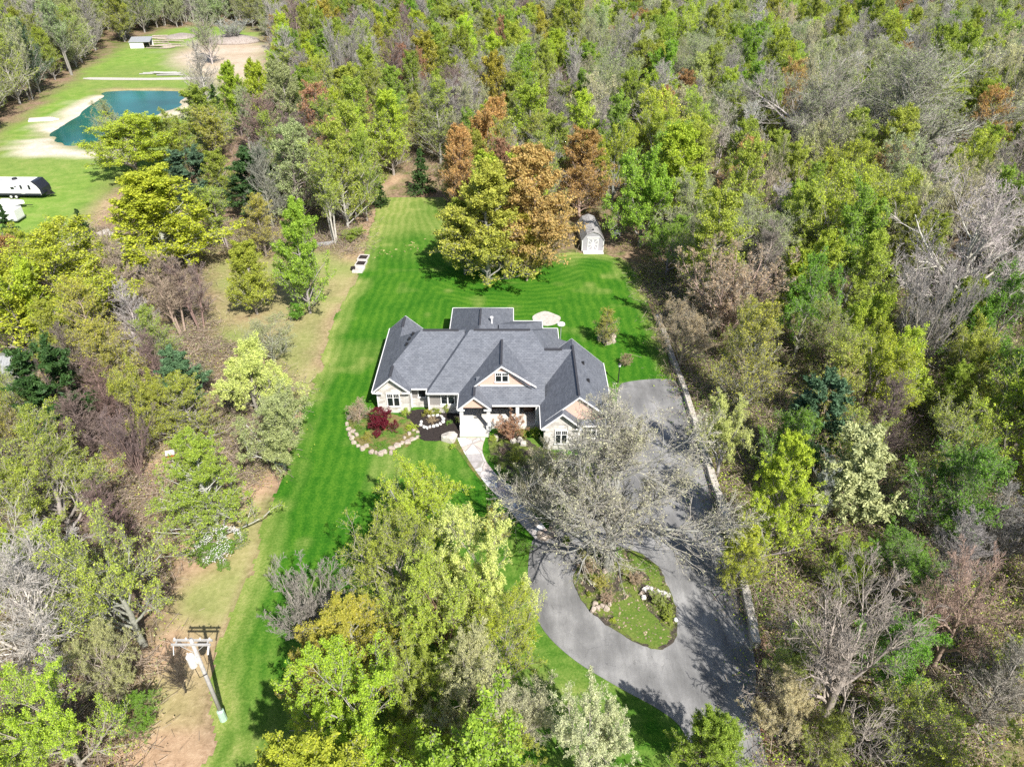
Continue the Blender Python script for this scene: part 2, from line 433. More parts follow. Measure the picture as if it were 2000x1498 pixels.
zone[:, 0] = np.maximum(edge(STRIP, 1.5, 0.8) * 0.95, edge(CLEAR, 6) * 0.55)
zone[:, 0] = np.maximum(zone[:, 0], edge(GRAVEL, 10) * 0.7)
TRACK = pxpoly([(160, 430), (190, 392), (240, 385), (225, 420), (185, 470)], 3)
zone[:, 0] = np.maximum(zone[:, 0], edge(TRACK, 4))
fieldn = edge(FIELD, 4)
zone[:, 1] = np.maximum(fieldn * (0.75 + 0.3 * vnoise(P2, 17, 3)), edge(CLEAR, 4) * (0.15 + 0.7 * vnoise(P2, 5, 5)))
zone[:, 1] = np.maximum(zone[:, 1], edge(STRIP, 1.5, 0.8) * np.clip(vnoise(P2, 4.5, 8) * 2.2 - 1.15, 0, 0.6))
zone[:, 1] *= 1 - edge(GRAVEL, 8) * 0.95
zone[:, 2] = np.clip(np.maximum.reduce([edge(SANDBANK, 3, 1.2), edge(SPIT, 3, 0.6), edge(GRAVEL, 10, 2) * (0.3 + 0.5 * vnoise(P2, 8, 9))]), 0, 1)
bank = np.clip((poly_sd(P2, POND) + 4.5 + wob) / 3, 0, 1)
zone[:, 0] = np.maximum(zone[:, 0], bank * 0.8); zone[:, 1] *= 1 - bank * 0.7
zg = (vnoise(P2, 7, 4) - 0.5) * 0.10 - 0.06
zg += np.where(poly_sd(P2, SANDBANK) > 0, 0.35 * np.clip(poly_sd(P2, SANDBANK) / 5, 0, 1), 0)
psd = poly_sd(P2, POND)
zg = np.where(psd > -1, -0.05 - np.clip((psd + 0.6) * 0.5, 0, 1.6), zg)
nx = len(xs); I = np.arange(len(P2)).reshape(len(ys), nx)
Fq = np.stack([I[:-1, :-1], I[:-1, 1:], I[1:, 1:], I[1:, :-1]], -1).reshape(-1, 4)
g = link_mesh('ground', np_mesh('ground', np.column_stack([P2, zg]), Fq, {'zone': zone}, True), M['ground'])
tag(g, 'leaf-strewn forest floor with pale dry grass, sand banks and a green field', kind='structure')

st = 0.25
lx = np.arange(-40, 20, st); ly = np.arange(14, 125, st)
LX, LY = np.meshgrid(lx, ly); LP = np.stack([LX.ravel(), LY.ravel()], 1)
sd = poly_sd(LP, LAWN) + (vnoise(LP, 1.1, 11) - 0.5) * 0.7 + (vnoise(LP, 4, 12) - 0.5) * 0.5
dry = np.clip((LP[:, 1] - 96) / 14, 0, 1) * np.clip(vnoise(LP, 7, 13) * 1.6 - 0.2, 0, 1) + np.clip(1.2 - sd / 2.2, 0, 1) * np.clip(vnoise(LP, 3, 14) * 1.8 - 0.25, 0, 1) * 0.9
dry += np.clip((38 - LP[:, 1]) / 12, 0, 1) * np.clip(0.25 + vnoise(LP, 5, 15) * 0.9 + (vnoise(LP, 1.3, 17) - 0.5) * 0.6, 0, 1) * 0.5
dry += np.clip(vnoise(LP, 9, 18) * 1.2 - 0.75, 0, 0.25) + np.clip(vnoise(LP, 2.2, 19) * 1.6 - 1.15, 0, 0.4)
smooth_sd = poly_sd(LP, LAWN)
I = np.arange(len(LP)).reshape(len(ly), len(lx))
Fq = np.stack([I[:-1, :-1], I[:-1, 1:], I[1:, 1:], I[1:, :-1]], -1).reshape(-1, 4)
Fq = Fq[sd[Fq].min(1) > 0]
used = np.unique(Fq); remap = np.full(len(LP), -1); remap[used] = np.arange(len(used))
lz = 0.03 + (vnoise(LP, 0.6, 16) - 0.5) * 0.012
o = link_mesh('lawn', np_mesh('lawn', np.column_stack([LP, lz])[used], remap[Fq], {'edge': smooth_sd[used], 'dry': np.clip(dry, 0, 1)[used]}, True), M['lawn'])
tag(o, 'bright green mown lawn with curved mowing stripes around the house', kind='structure')

DRIVE = pxpoly([(1048, 1046), (1032, 1100), (1036, 1170), (1062, 1232), (1120, 1288), (1200, 1338), (1290, 1388), (1335, 1430), (1350, 1500), (1352, 1600), (1520, 1600), (1496, 1480), (1476, 1380), (1474, 1290), (1445, 1170), (1412, 1050), (1388, 950), (1352, 830), (1330, 748), (1230, 746), (1206, 770), (1204, 880), (1200, 930), (1165, 985), (1110, 1026)], 4)
tag(sheet('driveway', DRIVE, 0.07, M['asphalt']), 'grey asphalt driveway looping round a planted island', kind='structure')
km = NT('island_cover', 0.95, 0.1); f_ = km.noise(6, 7, 0.78); g_ = km.noise(0.9, 5, 0.7)
km.color(km.mix(km.ramp(g_, [(0.44, (0, 0, 0, 1)), (0.56, (1, 1, 1, 1))]), km.ramp(f_, [(0.35, (0.03, 0.025, 0.02, 1)), (0.6, (0.10, 0.085, 0.07, 1)), (0.78, (0.26, 0.21, 0.16, 1))]), km.ramp(f_, [(0.3, (0.05, 0.09, 0.015, 1)), (0.7, (0.22, 0.26, 0.06, 1))]))).bump(f_, 0.8, 0.1)
M_ISLE = km.m
ISLE_PX = [(1212, 1070), (1260, 1087), (1291, 1114), (1302, 1142), (1314, 1168), (1321, 1204), (1322, 1235), (1311, 1259), (1285, 1269), (1256, 1262), (1212, 1239), (1168, 1208), (1142, 1182), (1122, 1142), (1130, 1105), (1168, 1078)]
ISLE = pxpoly(ISLE_PX, 4)
tag(sheet('island_bed', ISLE, 0.13, M_ISLE, 0.1, 0.04), 'dark mulch bed filling the island inside the driveway loop', kind='structure')
def grass_patch(name, pix, z, label):
    return tag(sheet(name, pxpoly(pix, 4), z, M_PATCH, 0.03, 0.09), label, kind='structure')
kp = NT('island_grass', 0.9, 0.12); f_ = kp.noise(5, 6, 0.75); f2_ = kp.noise(0.5, 4)
kp.color(kp.ramp(kp.math('ADD', kp.math('MULTIPLY', f_, 0.6), kp.math('MULTIPLY', f2_, 0.4)), [(0.35, (0.06, 0.14, 0.015, 1)), (0.55, (0.14, 0.19, 0.04, 1)), (0.75, (0.28, 0.29, 0.10, 1))])).bump(f_, 0.8, 0.1)
M_PATCH = kp.m
grass_patch('island_lawn', [(1196, 1192), (1228, 1168), (1256, 1184), (1278, 1208), (1300, 1232), (1308, 1252), (1284, 1264), (1256, 1257), (1216, 1235)], 0.16, 'yellowish green grass patch at the near end of the driveway island')
grass_patch('island_lawn', [(1225, 1078), (1260, 1092), (1286, 1118), (1296, 1142), (1280, 1146), (1258, 1122), (1232, 1100)], 0.16, 'narrow strip of grass on the far edge of the driveway island')
PATH = np.concatenate([pxpoly([(893, 856), (904, 880), (926, 916), (952, 950), (984, 984), (1012, 1018), (1046, 1054)], 4, False), pxpoly([(1072, 1040), (1040, 1002), (1004, 958), (976, 934), (952, 906), (942, 880), (948, 856)], 4, False)])
tag(sheet('path', PATH, 0.10, M['flag'], 0.05), 'curved flagstone path from the porch to the driveway', kind='structure')
WATER = sheet('water', pxpoly([(195, 170), (280, 168), (360, 170), (380, 186), (360, 210), (300, 232), (250, 250), (190, 282), (150, 292), (105, 280), (96, 258), (115, 236), (150, 214), (185, 192)], 4), -0.35, M['water'], 0.02)
tag(WATER, 'teal pond water between pale sand banks', kind='structure')
tag(sheet('mulch_bed', pxpoly([(796, 806), (850, 800), (892, 802), (902, 848), (876, 860), (826, 860), (806, 842)], 4), 0.09, M['mulch'], 0.05, 0.05), 'black mulch bed in front of the porch', kind='structure')
tag(sheet('mulch_bed', pxpoly([(958, 852), (1010, 846), (1050, 872), (1120, 890), (1200, 886), (1198, 925), (1150, 985), (1080, 1020), (1030, 985), (985, 930), (960, 895)], 4), 0.09, M_ISLE, 0.05, 0.05), 'dark planted bed between the garage front and the flagstone path', kind='structure')
MOUND = pxpoly([(682, 816), (686, 846), (706, 872), (742, 884), (776, 880), (818, 858), (812, 834), (792, 818), (740, 806), (705, 806)], 4)
tag(sheet('planting_bed', MOUND, 0.15, M['bed'], 0.12, 0.06), 'green and brown ground cover bed edged with boulders', kind='structure')
BEDG = pxpoly([(905, 862), (930, 905), (955, 945), (948, 950), (915, 910), (888, 872), (878, 862)], 4)
tag(sheet('planting_bed', BEDG, 0.085, M['bed'], 0.06), 'narrow green border along the left of the flagstone path', kind='structure')
tag(sheet('path', pxpoly([(175, 152), (290, 153), (395, 151), (400, 155), (290, 157), (175, 156)], 3), 0.03, M['patio'], 0.04), 'pale dirt track crossing the field beyond the pond', kind='structure')
pt = pxpoly([(1040, 620), (1052, 612), (1066, 609), (1082, 614), (1095, 621), (1088, 632), (1068, 637), (1046, 632)], 4)
tag(sheet('patio', pt, 0.08, M['patio'], 0.06), 'round pale stone patio on the lawn behind the house', kind='structure')

# ------------------------------------------------------------------ the house
HOUSE = empty('house', (0, 0, 0), 0, 'long single-storey house with grey shingle roofs, peach gables and pale stone front', 'house')
S = 0.88
def gz(d): return 3.0 + S * d
def wall_box(name, x0, x1, y0, y1, z0, z1, mat): return MB().box(x0, x1, y0, y1, z0, z1).build(name, mat, HOUSE)

roof = MB()
TH = 0.14
def R_(*pts): roof.slab(pts, TH)
zw = lambda x: gz(x + 14.35)
zs = lambda y: gz(y - 60.18)
# left wing: its long west slope runs up into the main hip
R_((-14.35, 59.5, 3), (-12.4, 59.5, zw(-12.4)), (-12.4, 62.13, zw(-12.4)), (-9.58, 64.95, zw(-9.58)), (-12.4, 67.77, zw(-12.4)), (-12.4, 72.5, zw(-12.4)), (-14.35, 72.5, 3))
R_((-12.4, 59.5, zw(-12.4)), (-10.45, 59.5, 3), (-10.45, 60.5, 3), (-12.4, 62.3, zw(-12.4)))
R_((-12.4, 67.5, zw(-12.4)), (-10.45, 69.5, 3), (-10.45, 72.5, 3), (-12.4, 72.5, zw(-12.4)))
R_((-12.4, 62.13, zs(62.13)), (-10.45, 60.18, 3), (-5, 60.18, 3), (-5, 64.95, zs(64.95)), (-9.58, 64.95, zs(64.95)))
R_((-9.58, 64.95, zs(64.95)), (-5, 64.95, zs(64.95)), (-5, 69.72, 3), (-10.45, 69.72, 3), (-12.4, 67.77, zs(62.13)))
# central block
zc = lambda y: gz(y - 59.35)
ZR = zc(64.46)
R_((-8.72, 59.35, 3), (6.3, 59.35, 3), (2.05, 64.46, ZR), (-4.4, 64.46, ZR))
R_((-8.72, 59.35, 3), (-4.4, 64.46, ZR), (-8.72, 69.57, 3))
R_((6.3, 59.35, 3), (6.3, 69.57, 3), (2.05, 64.46, ZR))
R_((-4.4, 64.46, ZR), (2.05, 64.46, ZR), (6.3, 69.57, 3), (-8.72, 69.57, 3))
# lower link roof to the garage
ZL = zc(62.87) - 0.01
R_((2.0, 59.35, 2.99), (6.35, 59.35, 2.99), (6.35, 62.87, ZL), (2.0, 62.87, ZL))
R_((2.0, 62.87, ZL), (6.35, 62.87, ZL), (6.35, 66.39, 2.99), (2.0, 66.39, 2.99))
# garage wing
ZG = gz(3.55)
R_((2.8, 54.3, 3), (6.35, 54.3, ZG), (6.35, 65.0, ZG), (2.8, 65.0, 3))
R_((9.9, 54.3, 3), (9.9, 65.0, 3), (6.35, 65.0, ZG), (6.35, 54.3, ZG))
R_((2.8, 53.5, 3), (4.78, 53.5, gz(1.98)), (4.78, 54.29, gz(1.98)), (2.8, 54.29, 3))
R_((4.78, 53.5, gz(1.98)), (6.76, 53.5, 3), (6.76, 54.7, 3), (4.78, 54.7, gz(1.98)))
R_((6.5, 53.95, 3.0), (9.95, 53.95, 3.0), (9.95, 54.7, 3.32), (6.5, 54.7, 3.32))
# big front gable, porch slope and entry gable
zb = lambda x: gz(x + 5.4) + 0.02
R_((-5.4, 56.58, 3.02), (-3.75, 56.58, zb(-3.75)), (-3.75, 58.5, zb(-3.75)), (-1.05, 58.5, zb(-1.05)), (-1.05, 64.1, zb(-1.05)), (-5.4, 60.0, 3.02))
ze = lambda x: zb(-1.05) - S * (x + 1.05)
R_((-1.05, 58.5, zb(-1.05)), (2.4, 58.5, ze(2.4)), (3.1, 59.3, ze(3.1)), (3.1, 61.5, ze(3.1)), (-1.05, 64.1, zb(-1.05)))
zp = lambda y: gz(y - 57.28)
R_((-2.9, 57.28, 3), (3.3, 57.28, 3), (3.3, 59.5, zp(59.5)), (-3.6, 59.5, zp(59.5)), (-3.6, 58.0, zp(58.0)))
R_((-3.75, 56.58, zb(-3.75)), (-2.05, 56.58, zb(-3.75) - S * 1.7), (-2.05, 59.0, zb(-3.75) - S * 1.7), (-3.75, 59.0, zb(-3.75)))
# rear wing and its two lower neighbours, hipped away from the front
R_((-7.25, 69.0, 3), (-3.55, 66.5, 6.1), (-3.55, 71.9, 6.1), (-7.25, 77.5, 3))
R_((0.12, 77.5, 3), (-3.55, 71.9, 6.1), (-3.55, 66.5, 6.1), (0.12, 69.0, 3))
R_((-7.25, 77.5, 3), (-3.55, 71.9, 6.1), (0.12, 77.5, 3))
R_((0.12, 74.3, 2.98), (3.56, 74.3, 2.98), (1.6, 70.6, 4.7), (-1.5, 70.6, 4.7))
R_((-1.5, 70.6, 4.7), (1.6, 70.6, 4.7), (1.6, 67.0, 4.9), (-1.5, 67.0, 4.9))
R_((3.56, 74.3, 2.98), (3.56, 68.5, 2.98), (1.6, 69.0, 4.7), (1.6, 70.6, 4.7))
R_((5.3, 72.5, 3.01), (2.05, 67.0, 5.87), (2.05, 63.5, 5.87), (5.3, 63.5, 3.01))
R_((5.3, 72.5, 3.01), (1.0, 72.5, 3.01), (2.05, 67.0, 5.87))
rf = roof.build('roof', M['shingle'], HOUSE)

# ridge vents, small pipes
class _V:
    def box(self, *a): MB().box(*a).build('ridge_vent', M['vent'], rf); return self
v = _V()
v.box(-9.4, -5.6, 64.85, 65.05, zs(64.95) - 0.08, zs(64.95) + 0.09).box(-4.0, 1.9, 64.37, 64.56, ZR - 0.08, ZR + 0.09).box(3.4, 5.2, 62.74, 63.0, ZL - 0.08, ZL + 0.1)
v.box(6.25, 6.45, 54.6, 63.6, ZG - 0.08, ZG + 0.09).box(-1.16, -0.94, 58.9, 63.5, zb(-1.05) - 0.08, zb(-1.05) + 0.09)
v.box(-12.52, -12.28, 59.9, 61.8, zw(-12.4) - 0.08, zw(-12.4) + 0.08).box(-12.52, -12.28, 70.0, 72.1, zw(-12.4) - 0.08, zw(-12.4) + 0.08)
v.box(-3.87, -3.63, 56.9, 58.3, zb(-3.75) - 0.08, zb(-3.75) + 0.08).box(-3.65, -3.45, 68.0, 71.6, 6.02, 6.19)
for x, y, z in ((-10.9, 65.0, zw(-10.9)), (-10.55, 65.5, zw(-10.55)), (-11.1, 64.2, zw(-11.1)), (7.3, 61.4, gz(9.9 - 7.3)), (7.6, 58.6, gz(9.9 - 7.6))):
    MB().box(x - 0.16, x + 0.16, y - 0.18, y + 0.18, z - 0.1, z + 0.22, taper=0.03).build('roof_vent', M['dark'], rf)
MB().tube((-2.3, 70.2, 4.6), (-2.3, 70.2, 5.75), 0.1).tube((-2.3, 70.2, 5.7), (-2.3, 70.2, 5.85), 0.19).build('vent_pipe', M['white'], rf)

# walls
def gable_wall(name, x0, x1, y, z0, xa, za, mat, th=0.12):
    return MB().slab([(x0, y, z0), (x1, y, z0), (xa, y, za)], th, (0, 1, 0)).build(name, mat, HOUSE)
wall_box('stone_wall', -13.95, -10.75, 60.0, 60.9, 0, 2.93, M['stone'])
gable_wall('gable_wall', -13.9, -10.85, 60.02, 2.94, -12.4, zw(-12.4) - 0.26, M['stone'])
wall_box('side_wall', -13.93, -10.78, 60.92, 72.1, 0, 2.85, M['siding'])
wall_box('siding_wall', -10.72, -8.62, 61.2, 62.0, 0, 2.85, M['siding'])
wall_box('stone_wall', -10.71, -8.63, 61.0, 61.19, 0, 1.05, M['stone'])
wall_box('siding_wall', -8.6, -5.6, 60.1, 61.0, 0, 2.85, M['siding'])
wall_box('stone_wall', -8.6, -5.6, 59.9, 60.09, 0, 0.95, M['stone'])
wall_box('side_wall', -10.77, 4.9, 62.1, 69.1, 0, 2.84, M['siding'])
wall_box('porch_wall', -5.55, 3.0, 60.2, 61.9, 0, 2.83, M['brown'])
wall_box('side_wall', -6.85, -0.3, 69.12, 77.1, 0, 2.84, M['siding'])
wall_box('side_wall', -0.28, 3.2, 69.15, 73.9, 0, 2.83, M['siding'])
wall_box('garage_wall', 3.15, 9.55, 55.0, 64.7, 0, 2.85, M['siding'])
wall_box('stone_wall', 3.1, 6.45, 53.95, 54.98, 0, 2.92, M['stone'])
gable_wall('gable_wall', 3.15, 6.4, 53.97, 2.93, 4.78, gz(1.98) - 0.28, M['stone'])
wall_box('siding_wall', 6.47, 9.6, 54.5, 54.98, 0, 2.86, M['siding'])
wall_box('stone_wall', 6.47, 9.6, 54.3, 54.49, 0, 0.95, M['stone'])
gable_wall('gable_wall', 3.3, 9.4, 54.6, 3.3, 6.35, ZG - 0.2, M['pink'])
gable_wall('gable_wall', -3.75, 2.15, 58.8, 4.33, -1.05, zb(-1.05) - 0.18, M['pink'])
gable_wall('gable_wall', -5.0, -2.5, 56.85, 3.0, -3.75, zb(-3.75) - 0.24, M['pink'])

# white trim: eave fascias and gable rakes
def trim_bar(t, a, b, h=0.2, w_=0.07, off=(0, 0, 0)):
    w_ *= 0.6; h *= 0.68
    a, b, n = Vector(a) + Vector(off), Vector(b) + Vector(off), Vector((0, 0, 0))
    d = (b - a).normalized(); side = d.cross(Vector((0, 0, 1))).normalized() * w_
    up = Vector((0, 0, 1))
    P = [a - side, a + side, b + side, b - side]
    t.slab([p + up * 0.035 for p in P], h)
t = MB()
eaves = [((-14.4, 59.5, 3), (-14.4, 72.5, 3)), ((-14.35, 59.42, 2.98), (-13.3, 59.42, 2.98)), ((-11.3, 59.42, 2.98), (-10.45, 59.42, 2.98)), ((-10.4, 60.1, 3), (-8.75, 60.1, 3)), ((-8.74, 59.27, 3), (-5.45, 59.27, 3)), ((-8.8, 59.3, 3), (-8.8, 60.1, 3)),
         ((-5.46, 56.6, 3.0), (-5.46, 59.3, 3.0)), ((-5.4, 56.5, 2.97), (-4.7, 56.5, 2.97)), ((-2.8, 56.5, 2.97), (-2.05, 56.5, 2.97)), ((-2.0, 57.2, 3), (2.78, 57.2, 3)), ((2.73, 53.5, 3), (2.73, 57.25, 3)),
         ((2.8, 53.42, 2.97), (3.5, 53.42, 2.97)), ((6.1, 53.42, 2.97), (6.76, 53.42, 2.97)), ((6.8, 53.88, 2.99), (9.98, 53.88, 2.99)), ((9.97, 54.3, 3), (9.97, 65.0, 3)), ((-7.31, 69.2, 3), (-7.31, 77.5, 3)), ((-7.3, 77.56, 3), (0.15, 77.56, 3)), ((0.18, 74.3, 3), (0.18, 77.5, 3)), ((0.2, 74.36, 2.98), (3.6, 74.36, 2.98)), ((3.62, 72.5, 2.98), (3.62, 74.3, 2.98)), ((3.6, 72.56, 3), (5.36, 72.56, 3)), ((5.37, 66.2, 3), (5.37, 72.5, 3))]
for a, b in eaves: trim_bar(t, a, b, 0.22)
def rake(x0, xa, x1, y, za, z0):
    for xe in (x0, x1): trim_bar(t, (xe, y, z0), (xa, y, za), 0.26, 0.06)
rake(-14.35, -12.4, -10.45, 59.43, zw(-12.4) + 0.01, 3.0)
rake(2.8, 4.78, 6.76, 53.43, gz(1.98) + 0.01, 3.0)
rake(3.2, 6.35, 9.95, 54.23, ZG + 0.01, 3.32)
rake(-3.85, -1.05, 2.45, 58.43, zb(-1.05) + 0.01, zb(-3.75) - 0.05)
rake(-5.4, -3.75, -2.05, 56.51, zb(-3.75) + 0.01, 3.0)
rake(2.8, 6.35, 9.9, 65.07, ZG - 0.06, 2.93)
rake(-14.35, -12.4, -10.45, 72.57, zw(-12.4) - 0.06, 2.93)
trim_bar(t, (-3.2, 58.74, 4.38), (2.0, 58.74, 4.38), 0.14, 0.05)
t.build('roof_trim', M['white'], HOUSE)

def window(x0, x1, z0, z1, y, panes=2, parent=HOUSE):
    f = MB()
    fw = 0.1
    f.box(x0 - fw, x1 + fw, y - 0.09, y + 0.02, z1, z1 + 0.14).box(x0 - fw - 0.05, x1 + fw + 0.05, y - 0.13, y + 0.02, z0 - 0.12, z0)
    f.box(x0 - fw, x0, y - 0.085, y + 0.02, z0, z1).box(x1, x1 + fw, y - 0.085, y + 0.02, z0, z1)
    pw = (x1 - x0) / panes
    for i in range(1, panes): f.box(x0 + i * pw - 0.06, x0 + i * pw + 0.06, y - 0.083, y + 0.02, z0, z1)
    zm = z0 + (z1 - z0) * 0.68
    for i in range(panes):
        a, b = x0 + i * pw + 0.06 * (i > 0), x0 + (i + 1) * pw - 0.06 * (i < panes - 1)
        f.box(a, b, y - 0.06, y + 0.015, zm - 0.02, zm + 0.02)
        for k in (1, 2): f.box(a + (b - a) * k / 3 - 0.015, a + (b - a) * k / 3 + 0.015, y - 0.058, y + 0.014, zm + 0.02, z1)
    fr = f.build('window', M['white'], parent)
    MB().box(x0, x1, y - 0.03, y + 0.01, z0, z1).build('pane', M['glass'], fr)
    return fr
window(-12.95, -11.75, 0.95, 2.45, 60.0)
window(-9.85, -9.15, 1.25, 2.55, 61.2, 1)
window(-7.35, -6.05, 1.15, 2.5, 60.1)
window(-1.62, -0.42, 4.85, 5.85, 58.8)
window(4.25, 5.3, 0.85, 2.4, 53.95)
window(7.3, 8.7, 1.1, 2.45, 54.5, 3)
window(-2.2, -0.6, 0.9, 2.3, 60.2)
# white corner boards
for x, y in ((-10.62, 60.95), (-8.66, 59.86), (-5.68, 59.86), (9.58, 54.26), (6.55, 54.24)): MB().box(x - 0.08, x + 0.08, y - 0.05, y + 0.2, 0, 2.8).build('corner_board', M['white'], HOUSE)
# porch
fl = MB().box(-5.3, 2.75, 57.25, 60.19, 0, 0.42).build('porch_floor', M['concrete'], HOUSE)
MB().box(-5.25, -2.3, 55.9, 57.24, 0, 0.25).build('step', M['concrete'], HOUSE)
for x, y in ((-5.05, 56.85), (-2.35, 56.85), (0.55, 57.45), (2.55, 57.45)):
    c = MB().box(x - 0.17, x + 0.17, y - 0.17, y + 0.17, 0.25 if y < 57 else 0.42, 2.95)
    c.box(x - 0.23, x + 0.23, y - 0.23, y + 0.23, 0.25 if y < 57 else 0.42, 0.9)
    c.build('porch_column', M['white'], HOUSE)
d = MB().box(-4.3, -3.1, 60.1, 60.19, 0.42, 2.55).build('door', M['timber'], HOUSE)
MB().box(-3.35, -3.27, 60.02, 60.1, 1.35, 1.5).build('handle', M['dark'], d)
MB().box(1.2, 2.2, 59.6, 60.0, 0.42, 1.25).build('railing', M['brown'], HOUSE)
# garage doors on the east side
for y0 in (55.8, 58.7, 61.6):
    MB().box(9.56, 9.62, y0, y0 + 2.5, 0, 2.3).build('garage_door', M['white'], HOUSE)
# downspouts
MB().box(-14.05, -13.95, 60.0, 60.1, 0, 2.9).build('downspout', M['white'], HOUSE)
MB().box(9.62, 9.7, 64.5, 64.6, 0, 2.8).build('downspout', M['white'], HOUSE)

# ------------------------------------------------------------------ utility pole
POLE = empty('utility_pole', (-19.13, 26.25, 0), 0, 'weathered wooden utility pole with double crossarm and transformer beside the lawn edge', 'utility pole')
MB().tube((0, 0, 0), (-0.02, 0, 8.5), 0.15, 0.11, 12).build('pole', M['silver'], POLE, smooth=True)
ca = MB().box(-1.2, 1.15, -0.2, -0.11, 8.1, 8.24).box(-1.2, 1.15, 0.11, 0.2, 8.1, 8.24).box(-1.0, -0.92, -0.12, 0.12, 8.12, 8.2).box(0.88, 0.96, -0.12, 0.12, 8.12, 8.2).build('crossarm', M['silver'], POLE)
for x in (-1.08, -0.4, 0.45, 1.02):
    MB().tube((x, 0.15, 8.24), (x, 0.15, 8.38), 0.035, 0.05, 8).build('insulator', M['white'], ca)
br = MB()
for s in (-1, 1): br.tube((s * 0.75, -0.16, 8.12), (s * 0.1, -0.12, 7.4), 0.022, n=5)
br.build('brace', M['silver'], POLE)
tr = MB().tube((-0.42, -0.1, 6.0), (-0.42, -0.1, 6.95), 0.24, 0.24, 14).tube((-0.42, -0.1, 6.95), (-0.42, -0.1, 7.03), 0.26, 0.2, 14).box(-0.25, -0.1, -0.08, 0.08, 6.2, 6.8).build('transformer', M['concrete'], POLE)
MB().tube((-0.5, -0.1, 7.0), (-0.5, -0.1, 7.25), 0.045, n=8).build('bushing', M['white'], tr)
MB().tube((1.0, -0.15, 8.05), (0.86, -0.3, 7.45), 0.06, n=8).build('fuse_cutout', M['white'], POLE)
MB().tube((-1.1, -0.15, 8.1), (-1.25, -0.25, 7.3), 0.03, n=6).build('fuse_cutout', M['white'], POLE)
wi = MB()
pts = [(-0.35, -0.2, 6.0), (-0.1, -0.45, 5.3), (0.35, -0.35, 5.5), (0.62, -0.2, 6.4), (0.85, -0.28, 7.4)]
for a, b in zip(pts, pts[1:]): wi.tube(a, b, 0.02, n=5)
wi.build('wire', M['dark'], POLE)
MB().tube((0.02, -0.06, 0), (0.02, -0.06, 1.0), 0.25, 0.23, 10).tube((0.02, -0.06, 1.0), (0.02, -0.06, 1.1), 0.23, 0.08, 10).build('cover', M['green'], POLE)

# ------------------------------------------------------------------ block wall along the drive
WALLPX = [(1283, 622), (1296, 655), (1308, 690), (1322, 728), (1340, 778), (1362, 850), (1384, 918), (1398, 962), (1412, 1005), (1428, 1060), (1446, 1130), (1462, 1200), (1476, 1272), (1480, 1292)]
wl = smooth_poly([at(*p) for p in WALLPX], 8, False)
L = np.concatenate([[0], np.cumsum(np.hypot(*np.diff(wl, axis=0).T))])
WALL = empty('retaining_wall', (*wl[0], 0), 0, 'long wall of pale concrete blocks running beside the driveway and rear lawn', 'retaining wall')
nb = int(L[-1] / 1.22)
for i in range(nb):
    s0, s1 = i * 1.22, i * 1.22 + 1.17
    p0 = np.array([np.interp(s0, L, wl[:, k]) for k in (0, 1)]); p1 = np.array([np.interp(s1, L, wl[:, k]) for k in (0, 1)])
    c = (p0 + p1) / 2; a = math.atan2(*(p1 - p0)[::-1]); ln = np.hypot(*(p1 - p0))
    hh = 0.62 + random.uniform(-0.03, 0.05) + (0.1 if i > nb - 14 else 0)
    wd = 0.27 if i < nb * 0.5 else 0.31
    b = MB().box(-ln / 2, ln / 2, -wd, wd, -0.1, hh)
    b.box(-0.06, 0.06, -0.05, 0.05, hh - 0.02, hh + 0.012)
    o = b.build('block', M['block'], WALL, bevel=0.02)
    o.data.materials.append(M['dark'])
    for p in o.data.polygons:
        if p.center.z > hh - 0.015 and p.area < 0.03 and abs(p.center.x) < 0.09 and abs(p.center.y) < 0.07: p.material_index = 1
    o.location = (c[0] - wl[0][0] + random.uniform(-0.03, 0.03), c[1] - wl[0][1] + random.uniform(-0.03, 0.03), 0)
    o.rotation_euler = (0, 0, a + random.uniform(-0.03, 0.03))

# ------------------------------------------------------------------ shed, kennel, garden things
sx, sy, _ = at(1157, 491)
SHED = empty('garden_shed', (sx, sy, 0), 0.03, 'grey gambrel-roofed garden shed with white cross-braced double doors at the lawn edge', 'shed')
sw, sl, wh = 1.65, 7.2, 1.75
MB().box(-sw, sw, 0, sl, 0.1, wh).slab([(-sw, 0.001, wh), (sw, 0.001, wh), (0.95, 0.001, 2.75), (0, 0.001, 3.1), (-0.95, 0.001, 2.75)], sl, (0, 1, 0)).build('wall', M['shedgrey'], SHED)
r = MB()
for s in (-1, 1):
    r.slab([(s * 1.78, -0.12, 1.72), (s * 0.99, -0.12, 2.82), (s * 0.99, sl + 0.1, 2.82), (s * 1.78, sl + 0.1, 1.72)], 0.07)
    r.slab([(s * 0.99, -0.12, 2.822), (0, -0.12, 3.2), (0, sl + 0.1, 3.2), (s * 0.99, sl + 0.1, 2.822)], 0.07)
srf = r.build('roof', M['shedroof'], SHED)
MB().box(-0.12, 0.12, 0.5, 0.8, 2.95, 3.3).build('roof_vent', M['dark'], srf)
